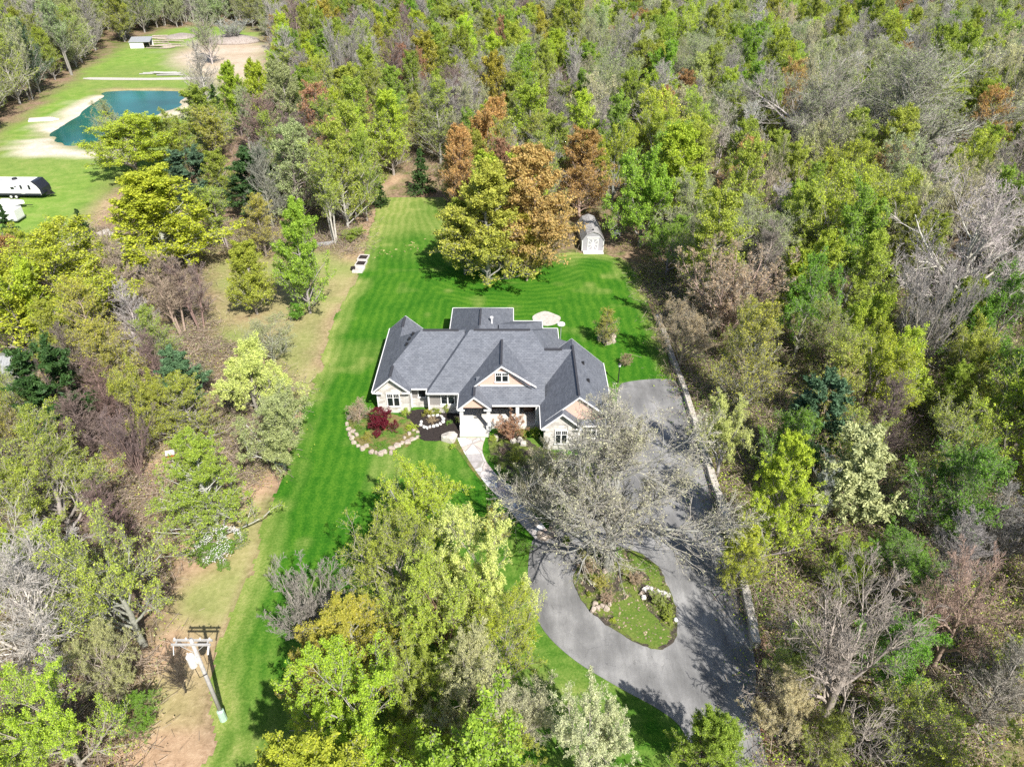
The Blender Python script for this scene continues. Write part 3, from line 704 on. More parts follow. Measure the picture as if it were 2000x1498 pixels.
for s in (-1, 1):
    dr = MB()
    x0, x1 = (0.02, 0.82) if s > 0 else (-0.82, -0.02)
    for a in ((x0, x0 + 0.1, 0.2, 2.05), (x1 - 0.1, x1, 0.2, 2.05)): dr.box(a[0], a[1], -0.06, -0.002, a[2], a[3])
    for z in (0.2, 1.08, 1.95): dr.box(x0 + 0.1, x1 - 0.1, -0.058, -0.002, z, z + 0.1)
    for z0, z1 in ((0.3, 1.08), (1.18, 1.95)):
        q = 1 if (s > 0) == (z0 > 1) else -1
        dr.slab([(x0 + 0.1 if q > 0 else x1 - 0.1, -0.05, z0), (x0 + 0.1 if q > 0 else x1 - 0.1, -0.05, z0 + 0.12), (x1 - 0.1 if q > 0 else x0 + 0.1, -0.05, z1), (x1 - 0.1 if q > 0 else x0 + 0.1, -0.05, z1 - 0.12)], 0.045, (0, 1, 0))
    MB().box(x0, x1, -0.03, -0.001, 0.2, 2.05).build('panel', M['shedgrey'], dr.build('door', M['white'], SHED))
MB().box(-sw - 0.03, -sw + 0.08, -0.04, 0.05, 0.1, 1.75).box(sw - 0.08, sw + 0.03, -0.04, 0.05, 0.1, 1.75).box(-0.95, 0.95, -0.05, -0.001, 2.2, 2.32).build('corner_trim', M['white'], SHED)
MB().box(-1.5, 1.6, -1.15, -0.05, 0, 0.12).build('ramp', M['concrete'], SHED)
kx, ky, _ = at(1206, 463)
KEN = empty('dog_kennel', (kx, ky, 0), 0.1, 'small white dome-shaped dog kennel with a dark opening beside the shed', 'kennel')
m_ = MB()
prof = [(0.62, 0.0), (0.60, 0.35), (0.48, 0.72), (0.25, 0.95), (0.05, 1.0)]
for (r0, z0), (r1, z1) in zip(prof, prof[1:]): m_.tube((0, 0.5, z0), (0, 0.5, z1), r0, r1, 14)
m_.build('shell', M['white'], KEN, smooth=False)
MB().tube((0, -0.13, 0.3), (0, 0.12, 0.3), 0.24, 0.24, 12).build('opening', M['dark'], KEN)
gx, gy, _ = at(702, 518)
for i in range(3):
    G = empty('garden_bed', (gx + 0.25 - i * 0.02, gy - 1.9 + i * 2.1, 0), -0.1, ['grey timber raised garden bed nearest the house in the row of three', 'middle raised garden bed of weathered timber in the row of three', 'farthest raised garden bed of weathered timber in the row of three'][i], 'garden bed', 'raised garden beds by the tan strip')
    fr = MB()
    for a in ((-0.75, 0.75, -0.85, -0.75), (-0.75, 0.75, 0.75, 0.85)): fr.box(*a, 0, 0.3)
    for a in ((-0.75, -0.65, -0.75, 0.75), (0.65, 0.75, -0.75, 0.75)): fr.box(*a, 0, 0.295)
    fr.build('frame', M['tile'], G)
    MB().box(-0.64, 0.64, -0.74, 0.74, 0, 0.2).build('soil', M['mulch'] if i else M['patio'], G)
bx, by, _ = at(690, 528)
tb = empty('planter_tub', (bx, by, 0), 0, 'black tub standing beside the raised garden beds', 'tub')
MB().tube((0, 0, 0), (0, 0, 0.5), 0.3, 0.36, 12).build('tub', M['dark'], tb); MB().tube((0, 0, 0.45), (0, 0, 0.52), 0.33, 0.33, 12).build('soil', M['mulch'], tb)

lx_, ly_, _ = at(1206, 752)
LAMP = empty('lamp_post', (lx_ + 0.1, ly_ + 0.4, 0), 0, 'dark lamp post with a pale lantern beside the garage corner', 'lamp post')
MB().tube((0, 0, 0), (0, 0, 2.2), 0.07, 0.05, 8).build('post', M['dark'], LAMP)
MB().tube((0, 0, 2.2), (0, 0, 2.5), 0.12, 0.18, 8).build('lantern', M['white'], LAMP)
MB().tube((0, 0, 2.5), (0, 0, 2.65), 0.22, 0.03, 8).build('cap', M['dark'], LAMP)
gx2, gy2, _ = at(1096, 676)
GR = empty('patio_heater_dome', (gx2, gy2 + 1.6, 0), 0, 'white dome-topped umbrella stand just behind the rear roof', 'patio stand')
MB().tube((0, 0, 0), (0, 0, 2.2), 0.05, n=8).build('post', M['metal'], GR)
MB().tube((0, 0, 2.1), (0, 0, 2.25), 0.5, 0.45, 14).tube((0, 0, 2.25), (0, 0, 2.4), 0.45, 0.1, 14).build('dome', M['white'], GR)

def rock(name, loc, sx, sy, sz, mat, label, cat='boulder', group=None, seed=0):
    bm = bmesh.new(); bmesh.ops.create_icosphere(bm, subdivisions=2, radius=1)
    rr = random.Random(seed); ph = [rr.uniform(0, 6) for _ in range(6)]
    for v_ in bm.verts:
        c = v_.co; k = 1 + 0.16 * math.sin(3 * c.x + ph[0]) + 0.14 * math.sin(4 * c.y + ph[1]) + 0.12 * math.sin(3.5 * c.z + ph[2]) + rr.uniform(-0.09, 0.09)
        v_.co = Vector((max(-0.85, min(0.85, c.x * k)) * sx, max(-0.85, min(0.85, c.y * k)) * sy, max(-0.3, min(0.75, c.z * k)) * sz))
    me = bpy.data.meshes.new(name); bm.to_mesh(me); bm.free()
    o = link_mesh(name, me, mat); o.location = loc; o.rotation_euler = (0, 0, rr.uniform(0, 6))
    return tag(o, label, cat, group)
edge_px = [(682, 818), (678, 830), (682, 840), (683, 850), (688, 857), (692, 866), (700, 872), (708, 878), (716, 874), (726, 884), (735, 886), (745, 888), (752, 884), (764, 886), (776, 872), (766, 878), (786, 868), (796, 866), (806, 860), (815, 856), (800, 850), (808, 842), (790, 858), (697, 852), (690, 845), (816, 846)]
for i, p in enumerate(edge_px):
    x, y, _ = at(*p); big = 1.5 if i in (7, 11, 14, 15, 17, 18) else 1.0
    rock('boulder', (x, y, 0.08), random.uniform(0.2, 0.36) * big, random.uniform(0.18, 0.3) * big, random.uniform(0.25, 0.4), M['rock'], 'pale pinkish boulder edging the curved planting bed', 'boulder', 'boulders edging the planting bed', i)
x, y, _ = at(877, 858); rock('boulder', (x, y, 0.1), 0.9, 0.7, 0.8, M['block'], 'large pale grey boulder at the corner of the mulch bed beside the path', seed=40)
ring = [(822, 832), (828, 836), (834, 838), (840, 836), (847, 834), (854, 833), (860, 830), (866, 826), (866, 820), (862, 815), (854, 813), (846, 813), (838, 815), (823, 826)]
for i, p in enumerate(ring):
    x, y, _ = at(*p); rock('edging_stone', (x, y, 0.12), 0.22, 0.17, 0.22, M['white'] if i % 3 else M['tile'], 'white edging stone in the ring around the porch shrubs', 'stone', 'white stone ring in the mulch bed', 60 + i)
for i, p in enumerate([(1003, 864), (1015, 862), (968, 858), (1022, 868)]):
    x, y, _ = at(*p); rock('boulder', (x, y, 0.1), 0.45, 0.35, 0.45, M['block'], ['grey boulder below the reddish bare shrub by the porch', 'pale rounded boulder on the bed between porch and garage', 'small boulder where the path meets the porch step', 'low boulder nearest the garage wall in the porch bed'][i], seed=80 + i)
for i, p in enumerate([(1172, 664), (1180, 668), (1188, 671), (1196, 668), (1197, 660)]):
    x, y, _ = at(*p); rock('boulder', (x, y, 0.1), 0.5, 0.4, 0.6, M['rock'], 'pale boulder at the foot of the lone lawn shrub', 'boulder', 'boulders under the lawn shrub', 90 + i)
isl = [(1258, 1155), (1264, 1152), (1271, 1155), (1278, 1158), (1285, 1161), (1292, 1162), (1299, 1164), (1305, 1166), (1256, 1170), (1162, 1182), (1168, 1190), (1158, 1194), (1176, 1186), (1184, 1192), (1190, 1182), (1252, 1162), (1183, 1104), (1181, 1118)]
for i, p in enumerate(isl):
    x, y, _ = at(*p); rock('boulder', (x, y, 0.15), random.uniform(0.18, 0.34), random.uniform(0.16, 0.3), 0.32, M['rock'] if i > 8 else M['tile'], 'pale stone set in the driveway island bed', 'boulder', 'stones in the driveway island', 100 + i)
x, y, _ = at(1319, 1215); o = rock('globe_light', (x, y, 0.3), 0.18, 0.18, 0.2, M['white'], 'small white globe marker at the edge of the driveway island', 'marker', seed=3)
for i, p in enumerate([(1080, 1030), (1074, 1046), (1062, 1052), (1180, 1088), (1110, 958), (1056, 1046)]):
    x, y, _ = at(*p); rock('boulder', (x, y, 0.1), 0.5, 0.4, 0.5, M['rock'], 'pinkish boulder beside the driveway end of the flagstone path', 'boulder', 'boulders near the path end', 130 + i)

# ------------------------------------------------------------------ neighbour's vehicles and yard
RVx, RVy, _ = at(88, 389)
RV = empty('travel_trailer', (RVx, RVy, 0), -0.02, 'white travel trailer with a dark slanted front cap parked on the field', 'trailer')
Ln = 9.6
bd = MB(); prof = [(-Ln, 0.75), (-0.35, 0.75), (0.15, 1.1), (0.1, 1.9), (-0.7, 3.15), (-Ln, 3.15)]
bd.slab([(x, 0, z) for x, z in prof], 2.5, (0, 1, 0)).build('body', M['white'], RV)
MB().slab([(0.16, -0.012, 1.0), (0.12, -0.012, 1.92), (-0.7, -0.012, 3.17), (-1.5, -0.012, 3.17), (-0.75, -0.012, 2.4), (-0.35, -0.012, 1.7), (-0.33, -0.012, 0.78)], 2.524, (0, 1, 0)).build('front_cap', M['navy'], RV)
MB().box(-Ln, -0.4, -0.02, 2.52, 0.62, 1.0).build('skirt', M['navy'], RV)
for x in (-6.0, -5.05):
    wv_ = MB().tube((x, -0.04, 0.38), (x, 0.22, 0.38), 0.38, n=14).build('wheel', M['rubber'], RV)
    MB().tube((x, -0.06, 0.38), (x, -0.03, 0.38), 0.22, n=12).build('rim', M['white'], wv_)
for x0, x1, z0, z1 in ((-2.3, -1.9, 1.7, 2.5), (-5.5, -4.9, 1.75, 2.15), (-8.8, -8.0, 1.7, 2.4), (-4.7, -4.45, 2.1, 2.35)):
    MB().box(x0, x1, -0.03, 0.01, z0, z1).build('window', M['glass'], RV)
dd = MB().box(-3.9, -3.2, -0.025, 0.01, 0.95, 2.75).build('door', M['white'], RV)
MB().box(-3.75, -3.35, -0.04, 0.0, 1.8, 2.5).build('window', M['glass'], dd)
MB().box(-8.98, -8.9, -0.025, 0.01, 1.0, 3.1).build('stripe', M['navy'], RV)
MB().tube((-5, 1.2, 3.15), (-5, 1.2, 3.4), 0.5, 0.42, 10).build('roof_unit', M['dark'], RV)
for a in ((-7.4, -7.0), (-6.6, -6.4)): MB().box(*a, 0.6, 0.9, 3.15, 3.25).build('roof_vent', M['metal'], RV)
MB().slab([(0.1, 0.5, 0.75), (1.4, 1.15, 0.7), (1.4, 1.3, 0.7), (0.1, 2.0, 0.75)], 0.15).build('tow_bar', M['dark'], RV)
MB().box(0.3, 0.8, 0.95, 1.5, 0.7, 1.2).build('gas_bottle_cover', M['dark'], RV)
BTx, BTy, _ = at(38, 409)
BT = empty('boat_trailer', (BTx, BTy, 0), 0.03, 'white motorboat on a trailer parked in front of the travel trailer', 'boat')
MB().slab([(-5, 0, 0.55), (-0.8, 0, 0.55), (0.6, 0.85, 0.9), (-0.8, 1.7, 0.55), (-5, 1.7, 0.55)], 0.001).slab([(-5, -0.1, 1.15), (-0.9, -0.1, 1.15), (0.75, 0.85, 1.3), (-0.9, 1.8, 1.15), (-5, 1.8, 1.15)], 0.55).build('hull', M['white'], BT)
MB().box(-3.4, -1.8, 0.15, 1.55, 1.16, 1.5, taper=0.2).build('cover', M['tile'], BT)
MB().box(-4.5, 2.0, 0.8, 0.9, 0.4, 0.5).build('frame', M['dark'], BT)
for yy in (-0.12, 1.65): MB().tube((-3, yy, 0.3), (-3, yy + 0.18, 0.3), 0.3, n=12).build('wheel', M['rubber'], BT)
CTx, CTy, _ = at(36, 437)
CT = empty('cargo_trailer', (CTx, CTy, 0), 0.0, 'plain white box trailer partly hidden behind the yellow trees', 'trailer')
MB().box(-6, 0, 0, 2.3, 0.5, 2.2).build('body', M['white'], CT, bevel=0.05)
MB().box(-6.0, 0.02, -0.03, 2.33, 0.42, 0.6).build('skirt', M['metal'], CT)
for x in (-4, -3.1): MB().tube((x, -0.08, 0.34), (x, 0.15, 0.34), 0.34, n=12).build('wheel', M['rubber'], CT)
# lean-to, logs, planks, overturned boat, excavator arm, far mound
hx, hy, _ = at(276, 95)
HT = empty('lean_to', (hx, hy, 0), 0.15, 'white lean-to shelter with a dark open side beyond the pond', 'shelter')
MB().box(-3.6, 1.0, 0, 0.1, 0, 1.9).box(-3.6, -3.5, 0.1, 4.5, 0, 2.2).box(-3.5, 3.2, 4.4, 4.5, 0, 2.9).build('wall', M['white'], HT)
MB().slab([(-3.8, -0.3, 2.1), (3.4, -0.3, 2.1), (3.4, 4.8, 3.1), (-3.8, 4.8, 3.1)], 0.12).build('roof', M['metal'], HT)
MB().tube((3.1, 0, 0), (3.1, 0, 2.1), 0.08).tube((1.05, 0.05, 0), (1.05, 0.05, 2.1), 0.08).build('post', M['timber'], HT)
MB().box(1.2, 2.8, 2.0, 4.3, 0, 1.4).build('stored_crate', M['dark'], HT)
def log(loc, ln, r_, rz, label, group, mat=None, nm='log'):
    o = MB().tube((-ln / 2, 0, r_), (ln / 2, 0, r_ * 1.05), r_, r_ * 0.85, 8).build(nm, mat or M['timber'])
    o.location = loc; o.rotation_euler = (0, 0, rz); return tag(o, label, 'log', group)
for i in range(22):
    x, y, _ = at(random.uniform(303, 345), random.uniform(74, 96)); log((x, y, random.choice((0, 0, 0.35))), random.uniform(3, 8), random.uniform(0.15, 0.3), random.uniform(-0.5, 0.9), 'pale felled log in the loose pile beyond the pond', 'felled logs by the shelter')
for i in range(9):
    x, y, _ = at(random.uniform(296, 360), random.uniform(145, 151)); log((x, y, random.choice((0, 0.25))), random.uniform(5, 10), 0.17, random.uniform(-0.25, 0.15), 'long grey pole lying beside the dirt track', 'poles beside the track', M['silver'])
ox, oy, _ = at(84, 236)
OB = empty('rowing_boat', (ox, oy, 0), 0.25, 'overturned pale rowing boat lying on the pond bank', 'boat')
MB().slab([(-3, -0.8, 0.35), (2.2, -0.9, 0.35), (3.6, 0, 0.3), (2.2, 0.9, 0.35), (-3, 0.8, 0.35)], 0.35).slab([(-2.8, -0.5, 0.7), (1.8, -0.55, 0.7), (2.8, 0, 0.5), (1.8, 0.55, 0.7), (-2.8, 0.5, 0.7)], 0.36).build('hull', M['concrete'], OB)
MB().box(-2.8, 2.5, -0.05, 0.05, 0.6, 0.78).build('keel', M['timber'], OB)
def mound(name, p, sx, sy, h, mat, label):
    bm = bmesh.new(); bmesh.ops.create_uvsphere(bm, u_segments=28, v_segments=16, radius=1)
    for v_ in bm.verts: v_.co = Vector((v_.co.x * sx, v_.co.y * sy, max(-0.1, v_.co.z * h * (1 + 0.15 * math.sin(5 * v_.co.x + 2) * math.sin(4 * v_.co.y)))))
    me = bpy.data.meshes.new(name); bm.to_mesh(me); bm.free()
    for q in me.polygons: q.use_smooth = True
    o = link_mesh(name, me, mat); o.location = at(*p); return tag(o, label, 'mound')
mound('sand_mound', (353, 73), 5.5, 6, 1.1, M['brush'], 'small bare sand mound on the far lawn')
mound('brush_mound', (455, 82), 10, 7, 2.4, M['brush'], 'big grey mound of brush and soil above the gravel yard')
px_, py_, _ = at(292, 538)
PN = empty('greenhouse_frame', (px_, py_, 0), 0.15, 'small grey metal-roofed lean-to among the bare trees', 'shelter')
MB().slab([(-1.0, -2.0, 1.6), (1.0, -2.0, 1.6), (1.0, 2.0, 2.3), (-1.0, 2.0, 2.3)], 0.08).build('roof', M['metal'], PN)
MB().box(-0.9, 0.9, -1.85, -1.75, 0, 1.5).box(-0.9, -0.8, -1.74, 1.8, 0, 1.6).box(0.8, 0.9, -1.74, 1.8, 0, 1.6).build('wall', M['timber'], PN)
cx_, cy_, _ = at(28, 742)
CR = empty('metal_shed', (cx_, cy_, 0), 0.2, 'grey ribbed metal shed roof half hidden under trees', 'shed')
rb = MB().slab([(-4, -2.6, 2.2), (2.2, -2.6, 2.2), (2.2, 0, 3.2), (-4, 0, 3.2)], 0.08).slab([(-4, 2.6, 2.2), (-4, 0, 3.2), (2.2, 0, 3.2), (2.2, 2.6, 2.2)], 0.08)
for i in range(21):
    xx = -3.95 + i * 0.3; rb.slab([(xx, -2.62, 2.25), (xx + 0.06, -2.62, 2.25), (xx + 0.06, 0, 3.26), (xx, 0, 3.26)], 0.06)
rb.build('roof', M['metal'], CR); MB().box(-3.8, 2.0, -2.4, 2.4, 0, 2.15).build('wall', M['siding'], CR)
x, y, _ = at(626, 480)
CN = empty('canoe', (x, y, 0), 0.35, 'grey canoe resting on the litter beside the tan strip', 'canoe')
MB().slab([(-2.5, 0, 0.5), (-1.5, -0.4, 0.38), (1.5, -0.4, 0.38), (2.5, 0, 0.5), (1.5, 0.4, 0.38), (-1.5, 0.4, 0.38)], 0.36).build('hull', M['metal'], CN)
MB().box(-1.3, 1.3, -0.26, 0.26, 0.36, 0.40).build('seat', M['dark'], CN)
for i, p in enumerate([(352, 473), (362, 469), (372, 473), (384, 466), (394, 466), (410, 468), (425, 470), (420, 463), (205, 458), (216, 462), (145, 480), (155, 476)]):
    x, y, _ = at(*p); rock('boulder', (x, y, 0.1), random.uniform(0.6, 1.3), random.uniform(0.4, 0.8), 0.7, M['block'], 'pale rock in the heap along the edge of the clearing', 'boulder', 'rock heap at the clearing', 150 + i)
x, y, _ = at(347, 925)
FB = empty('birdhouse', (x, y, 0), 0.3, 'white birdhouse with a reddish floor on a thin post', 'birdhouse')
MB().tube((0, 0, 0), (0, 0, 2.2), 0.04, n=6).build('post', M['timber'], FB)
MB().box(-0.28, 0.28, -0.22, 0.22, 2.2, 2.6).build('box', M['red'], FB); MB().slab([(-0.38, -0.36, 2.6), (0.38, -0.36, 2.6), (0.38, 0, 2.85), (-0.38, 0, 2.85)], 0.05).slab([(-0.38, 0.36, 2.6), (-0.38, 0, 2.85), (0.38, 0, 2.85), (0.38, 0.36, 2.6)], 0.05).build('roof', M['white'], FB)
HOUSE.location = (-2, 61, 0)
for c_ in HOUSE.children: c_.location = (2, -61, 0)

# ------------------------------------------------------------------ trees
def unit(v): return v / (np.linalg.norm(v, axis=-1, keepdims=True) + 1e-9)

def tubes(P, R, k):
    """Quad tubes round polylines P (n, s, 3) with radii R (n, s)."""
    n, s, _ = P.shape
    T = np.empty_like(P); T[:, 1:-1] = P[:, 2:] - P[:, :-2]; T[:, 0] = P[:, 1] - P[:, 0]; T[:, -1] = P[:, -1] - P[:, -2]
    T = unit(T)
    ref = np.where(np.abs(T[:, :1, 2:3]) < 0.9, np.array([0, 0, 1.0]), np.array([1.0, 0, 0]))
    U = unit(np.cross(T, np.broadcast_to(ref, T.shape))); W = np.cross(T, U)
    a = np.arange(k) * 2 * np.pi / k
    V = P[:, :, None] + R[:, :, None, None] * (U[:, :, None] * np.cos(a)[None, None, :, None] + W[:, :, None] * np.sin(a)[None, None, :, None])
    I = np.arange(n * s * k).reshape(n, s, k); J = np.roll(I, -1, 2)
    F = np.stack([I[:, :-1], J[:, :-1], J[:, 1:], I[:, 1:]], -1).reshape(-1, 4)
    return V.reshape(-1, 3), F

def branch(r, P, R, Ln, k, t0, t1, ang, ratio, segs, up, wig, r_ratio, taper=0.7, vary=(0.7, 1.25)):
    """k child polylines on every parent polyline."""
    n, s, _ = P.shape
    t = (np.arange(k)[None] + r.random((n, k))) / k; t = t0 + (t1 - t0) * t
    f = t * (s - 1); i = np.clip(f.astype(int), 0, s - 2); f = f - i
    row = np.arange(n)[:, None]
    p = P[row, i] * (1 - f[..., None]) + P[row, i + 1] * f[..., None]
    tan = unit(P[row, i + 1] - P[row, i]); rad = (R[row, i] * (1 - f) + R[row, i + 1] * f) * r_ratio
    az = r.random((n, k)) * 2 * np.pi
    ref = np.where(np.abs(tan[..., 2:3]) < 0.9, np.array([0, 0, 1.0]), np.array([1.0, 0, 0]))
    U = unit(np.cross(tan, ref)); W = np.cross(tan, U)
    a = np.radians(ang + r.normal(0, 10, (n, k)))[..., None]
    d = tan * np.cos(a) + (U * np.cos(az)[..., None] + W * np.sin(az)[..., None]) * np.sin(a)
    d[..., 2] += up; d = unit(d)
    ln = (Ln[:, None] if np.ndim(Ln) else Ln) * ratio * (1 - taper * t) * r.uniform(*vary, (n, k))
    d, p, ln, rad = d.reshape(-1, 3), p.reshape(-1, 3), ln.ravel(), rad.ravel()
    Q = [p]
    for _ in range(segs):
        d = d + r.normal(0, wig, d.shape); d[:, 2] += up * 0.35; d = unit(d)
        Q.append(Q[-1] + d * (ln / segs)[:, None])
    Q = np.stack(Q, 1)
    RR = rad[:, None] * np.linspace(1, 0.35, segs + 1)[None]
    return Q, RR, ln

def leaves(r, P, n, size, aspect, spread, upb, along=0.0, clump=0.5):
    """n small leaf-sized quads at random points along the polylines P."""
    m, s, _ = P.shape
    j = r.integers(0, m, n); t = r.random(n) ** 0.7 * (s - 1); i = np.clip(t.astype(int), 0, s - 2); f = (t - i)[:, None]
    c = P[j, i] * (1 - f) + P[j, i + 1] * f + r.normal(0, spread, (n, 3))
    nm = r.normal(0, 1, (n, 3)); nm[:, 2] = np.abs(nm[:, 2]) + upb; nm = unit(nm)
    ax = r.normal(0, 1, (n, 3))
    if along: ax = ax * (1 - along) + unit(P[j, i + 1] - P[j, i]) * along * 2
    u = unit(ax - nm * (ax * nm).sum(1, keepdims=True)); v = np.cross(nm, u)
    sz = size * np.clip(r.lognormal(-0.05, 0.38, (n, 1)), 0.4, 2.0)
    q = np.stack([c - u * sz * 0.5, c + v * sz * aspect * 0.5, c + u * sz * 0.5, c - v * sz * aspect * 0.5], 1)
    bt = r.random(m)
    tint = np.clip(bt[j] * clump + r.random(n) * (1 - clump), 0, 1)
    return q.reshape(-1, 3), np.arange(4 * n).reshape(-1, 4), tint

def skeleton(shape, seed, lod=1.0):
    """Limb system of one broad-leaved tree about 12 m tall; returns levels of (P, R, n_sides) and the twig polylines."""
    r = np.random.default_rng(seed); H = 12.0
    K = lambda v: max(1, int(round(v * lod)))
    if shape in ('spread', 'big'):
        z = np.linspace(0, 1, 8); tr = np.stack([r.normal(0, 0.12, 8) * z * 2, r.normal(0, 0.12, 8) * z * 2, z * H * 0.66], 1)[None]
        trr = (0.25 * (1 - z) ** 0.7 + 0.04)[None]
        L1 = branch(r, tr, trr, np.array([H * 0.62]), K(17), 0.10, 1.0, 54, 0.95, 6, 0.20, 0.14, 0.55, 0.42)
        big = shape == 'big'
        L2 = branch(r, L1[0], L1[1], L1[2], K(13 if big else 9), 0.2, 1.0, 42, 0.55, 4, 0.10, 0.18, 0.6, 0.5)
        L3 = branch(r, L2[0], L2[1], L2[2], K(9 if big else 7), 0.12, 1.0, 40, 0.55, 3, 0.08, 0.2, 0.55, 0.5)
        L4 = branch(r, L3[0], L3[1], L3[2], K(6), 0.1, 1.0, 40, 0.6, 2, 0.05, 0.2, 0.6, 0.4)
    elif shape == 'oval':
        z = np.linspace(0, 1, 9); tr = np.stack([r.normal(0, 0.10, 9) * z * 2, r.normal(0, 0.10, 9) * z * 2, z * H * 0.92], 1)[None]
        trr = (0.19 * (1 - z) ** 0.8 + 0.025)[None]
        L1 = branch(r, tr, trr, np.array([H * 0.42]), K(72), 0.05, 0.985, 52, 0.85, 5, 0.22, 0.09, 0.42, 0.72, (0.8, 1.12))
        L2 = branch(r, L1[0], L1[1], L1[2], K(6), 0.12, 1.0, 38, 0.48, 4, 0.25, 0.14, 0.6, 0.5)
        L3 = branch(r, L2[0], L2[1], L2[2], K(5), 0.1, 1.0, 38, 0.55, 3, 0.2, 0.15, 0.65, 0.4)
        L4 = branch(r, L3[0], L3[1], L3[2], K(3), 0.1, 1.0, 36, 0.6, 2, 0.15, 0.2, 0.7, 0.4)
    elif shape == 'column':
        n = 3; z = np.linspace(0, 1, 9)
        tr = np.stack([np.stack([np.cos(a) * (0.25 + z * 0.9) + r.normal(0, 0.1, 9) * z, np.sin(a) * (0.25 + z * 0.9) + r.normal(0, 0.1, 9) * z, z * H * r.uniform(0.8, 0.97)], 1) for a in r.random(n) * 6.28])
        trr = np.tile(0.12 * (1 - z) ** 0.8 + 0.02, (n, 1))
        L1 = branch(r, tr, trr, np.full(n, H * 0.33), K(18), 0.28, 0.98, 38, 0.75, 5, 0.3, 0.1, 0.5, 0.5)
        L2 = branch(r, L1[0], L1[1], L1[2], K(6), 0.1, 1.0, 34, 0.55, 4, 0.2, 0.13, 0.6, 0.5)
        L3 = branch(r, L2[0], L2[1], L2[2], K(5), 0.1, 1.0, 34, 0.6, 3, 0.12, 0.15, 0.65, 0.4)
        L4 = branch(r, L3[0], L3[1], L3[2], K(4), 0.1, 1.0, 34, 0.6, 2, 0.1, 0.18, 0.7, 0.4)
    else:                                                    # 'vase': several stems fanning from the ground
        n = 15; z = np.linspace(0, 1, 8); az = np.arange(n) * 2.4 + r.random(n) * 0.5; sp = np.sqrt(np.linspace(0.02, 1, n)) * 0.5
        tr = np.stack([np.stack([np.cos(a) * (0.1 + s_ * z ** 1.2 * H * 0.8) + r.normal(0, 0.12, 8) * z, np.sin(a) * (0.1 + s_ * z ** 1.2 * H * 0.8) + r.normal(0, 0.12, 8) * z, z * H * r.uniform(0.65, 0.85)], 1) for a, s_ in zip(az, sp)])
        trr = np.tile(0.075 * (1 - z) ** 0.7 + 0.02, (n, 1))
        L1 = branch(r, tr, trr, np.full(n, H * 0.42), K(7), 0.25, 1.0, 30, 0.7, 5, 0.2, 0.12, 0.6, 0.5)
        L2 = branch(r, L1[0], L1[1], L1[2], K(6), 0.15, 1.0, 34, 0.55, 4, 0.15, 0.15, 0.62, 0.5)
        L3 = branch(r, L2[0], L2[1], L2[2], K(5), 0.1, 1.0, 36, 0.55, 3, 0.1, 0.16, 0.65, 0.4)
        L4 = branch(r, L3[0], L3[1], L3[2], K(5), 0.1, 1.0, 36, 0.6, 2, 0.06, 0.2, 0.7, 0.4)
    return r, [(tr, trr, 8), (L1[0], L1[1], 5), (L2[0], L2[1], 4), (L3[0], np.maximum(L3[1], 0.010), 3), (L4[0], np.maximum(L4[1], 0.006), 3)]

def fit(levels, H=12.0, W=9.0):
    """Scale a skeleton so that its twigs fill height H and width W."""
    tw = levels[-1][0].reshape(-1, 3)
    top = np.percentile(tw[:, 2], 99.7); rad = np.percentile(np.hypot(tw[:, 0], tw[:, 1]), 98.5)
    s = np.array([W / 2 / rad, W / 2 / rad, H / top])
    return [(P * s, R, k) for P, R, k in levels]

DENS = {1: (24000, 0.105), 2: (42000, 0.125), 3: (60000, 0.15), 4: (30000, 0.055), 5: (90000, 0.092), 6: (66000, 0.088)}
PROTO = {}
def proto(shape, var, dens):
    """Shared (wood mesh, crown mesh) of a tree shape; the skeleton of a variant is the same at every leaf density."""
    key = (shape, var)
    if key not in PROTO:
        r, lv = skeleton(shape, 100 + 17 * var + len(shape) * 7)
        lv = fit(lv, 12.0, {'spread': 11.0, 'big': 11.0, 'oval': 8.0, 'column': 5.5, 'vase': 9.0}[shape])
        Vs, Fs, o_ = [], [], 0
        for P, R, k in lv[:3]:
            V, F = tubes(P, R, k); Vs.append(V); Fs.append(F + o_); o_ += len(V)
        wood = np_mesh(shape + '_wood', np.concatenate(Vs), np.concatenate(Fs), smooth=True)
        Vs, Fs, o_ = [], [], 0
        for P, R, k in lv[3:]:
            V, F = tubes(P, R, k); Vs.append(V); Fs.append(F + o_); o_ += len(V)
        twig = (np.concatenate(Vs), np.concatenate(Fs))
        PROTO[key] = dict(wood=wood, twig=twig, lv=lv, crown={})
    p = PROTO[key]
    if dens not in p['crown']:
        if dens == 0:
            Vs, Fs, o_ = [], [], 0
            for P, R, k in p['lv'][3:]:
                V, F = tubes(P, R * 1.45, k); Vs.append(V); Fs.append(F + o_); o_ += len(V)
            p['crown'][0] = np_mesh(shape + '_twigs', np.concatenate(Vs), np.concatenate(Fs))
        else:
            n, size = DENS[dens]
            if shape == 'column': n = int(n * 0.8)
            r = np.random.default_rng(5 + var)
            V, F, tint = leaves(r, np.concatenate([p['lv'][4][0], p['lv'][3][0][:, 1:]]), n, size, 0.62, size * 0.8, 0.5, clump=0.45)
            tv, tf = p['twig']
            me = np_mesh(shape + '_crown', np.concatenate([V, tv]), np.concatenate([F, tf + len(V)]), {'tint': np.concatenate([tint, np.zeros(len(tf))])})
            me.materials.append(M_LEAF); me.materials.append(M_TWIG)
            me.polygons.foreach_set('material_index', np.concatenate([np.zeros(len(F), np.int32), np.ones(len(tf), np.int32)]))
            p['crown'][dens] = me
    return p['wood'], p['crown'][dens]

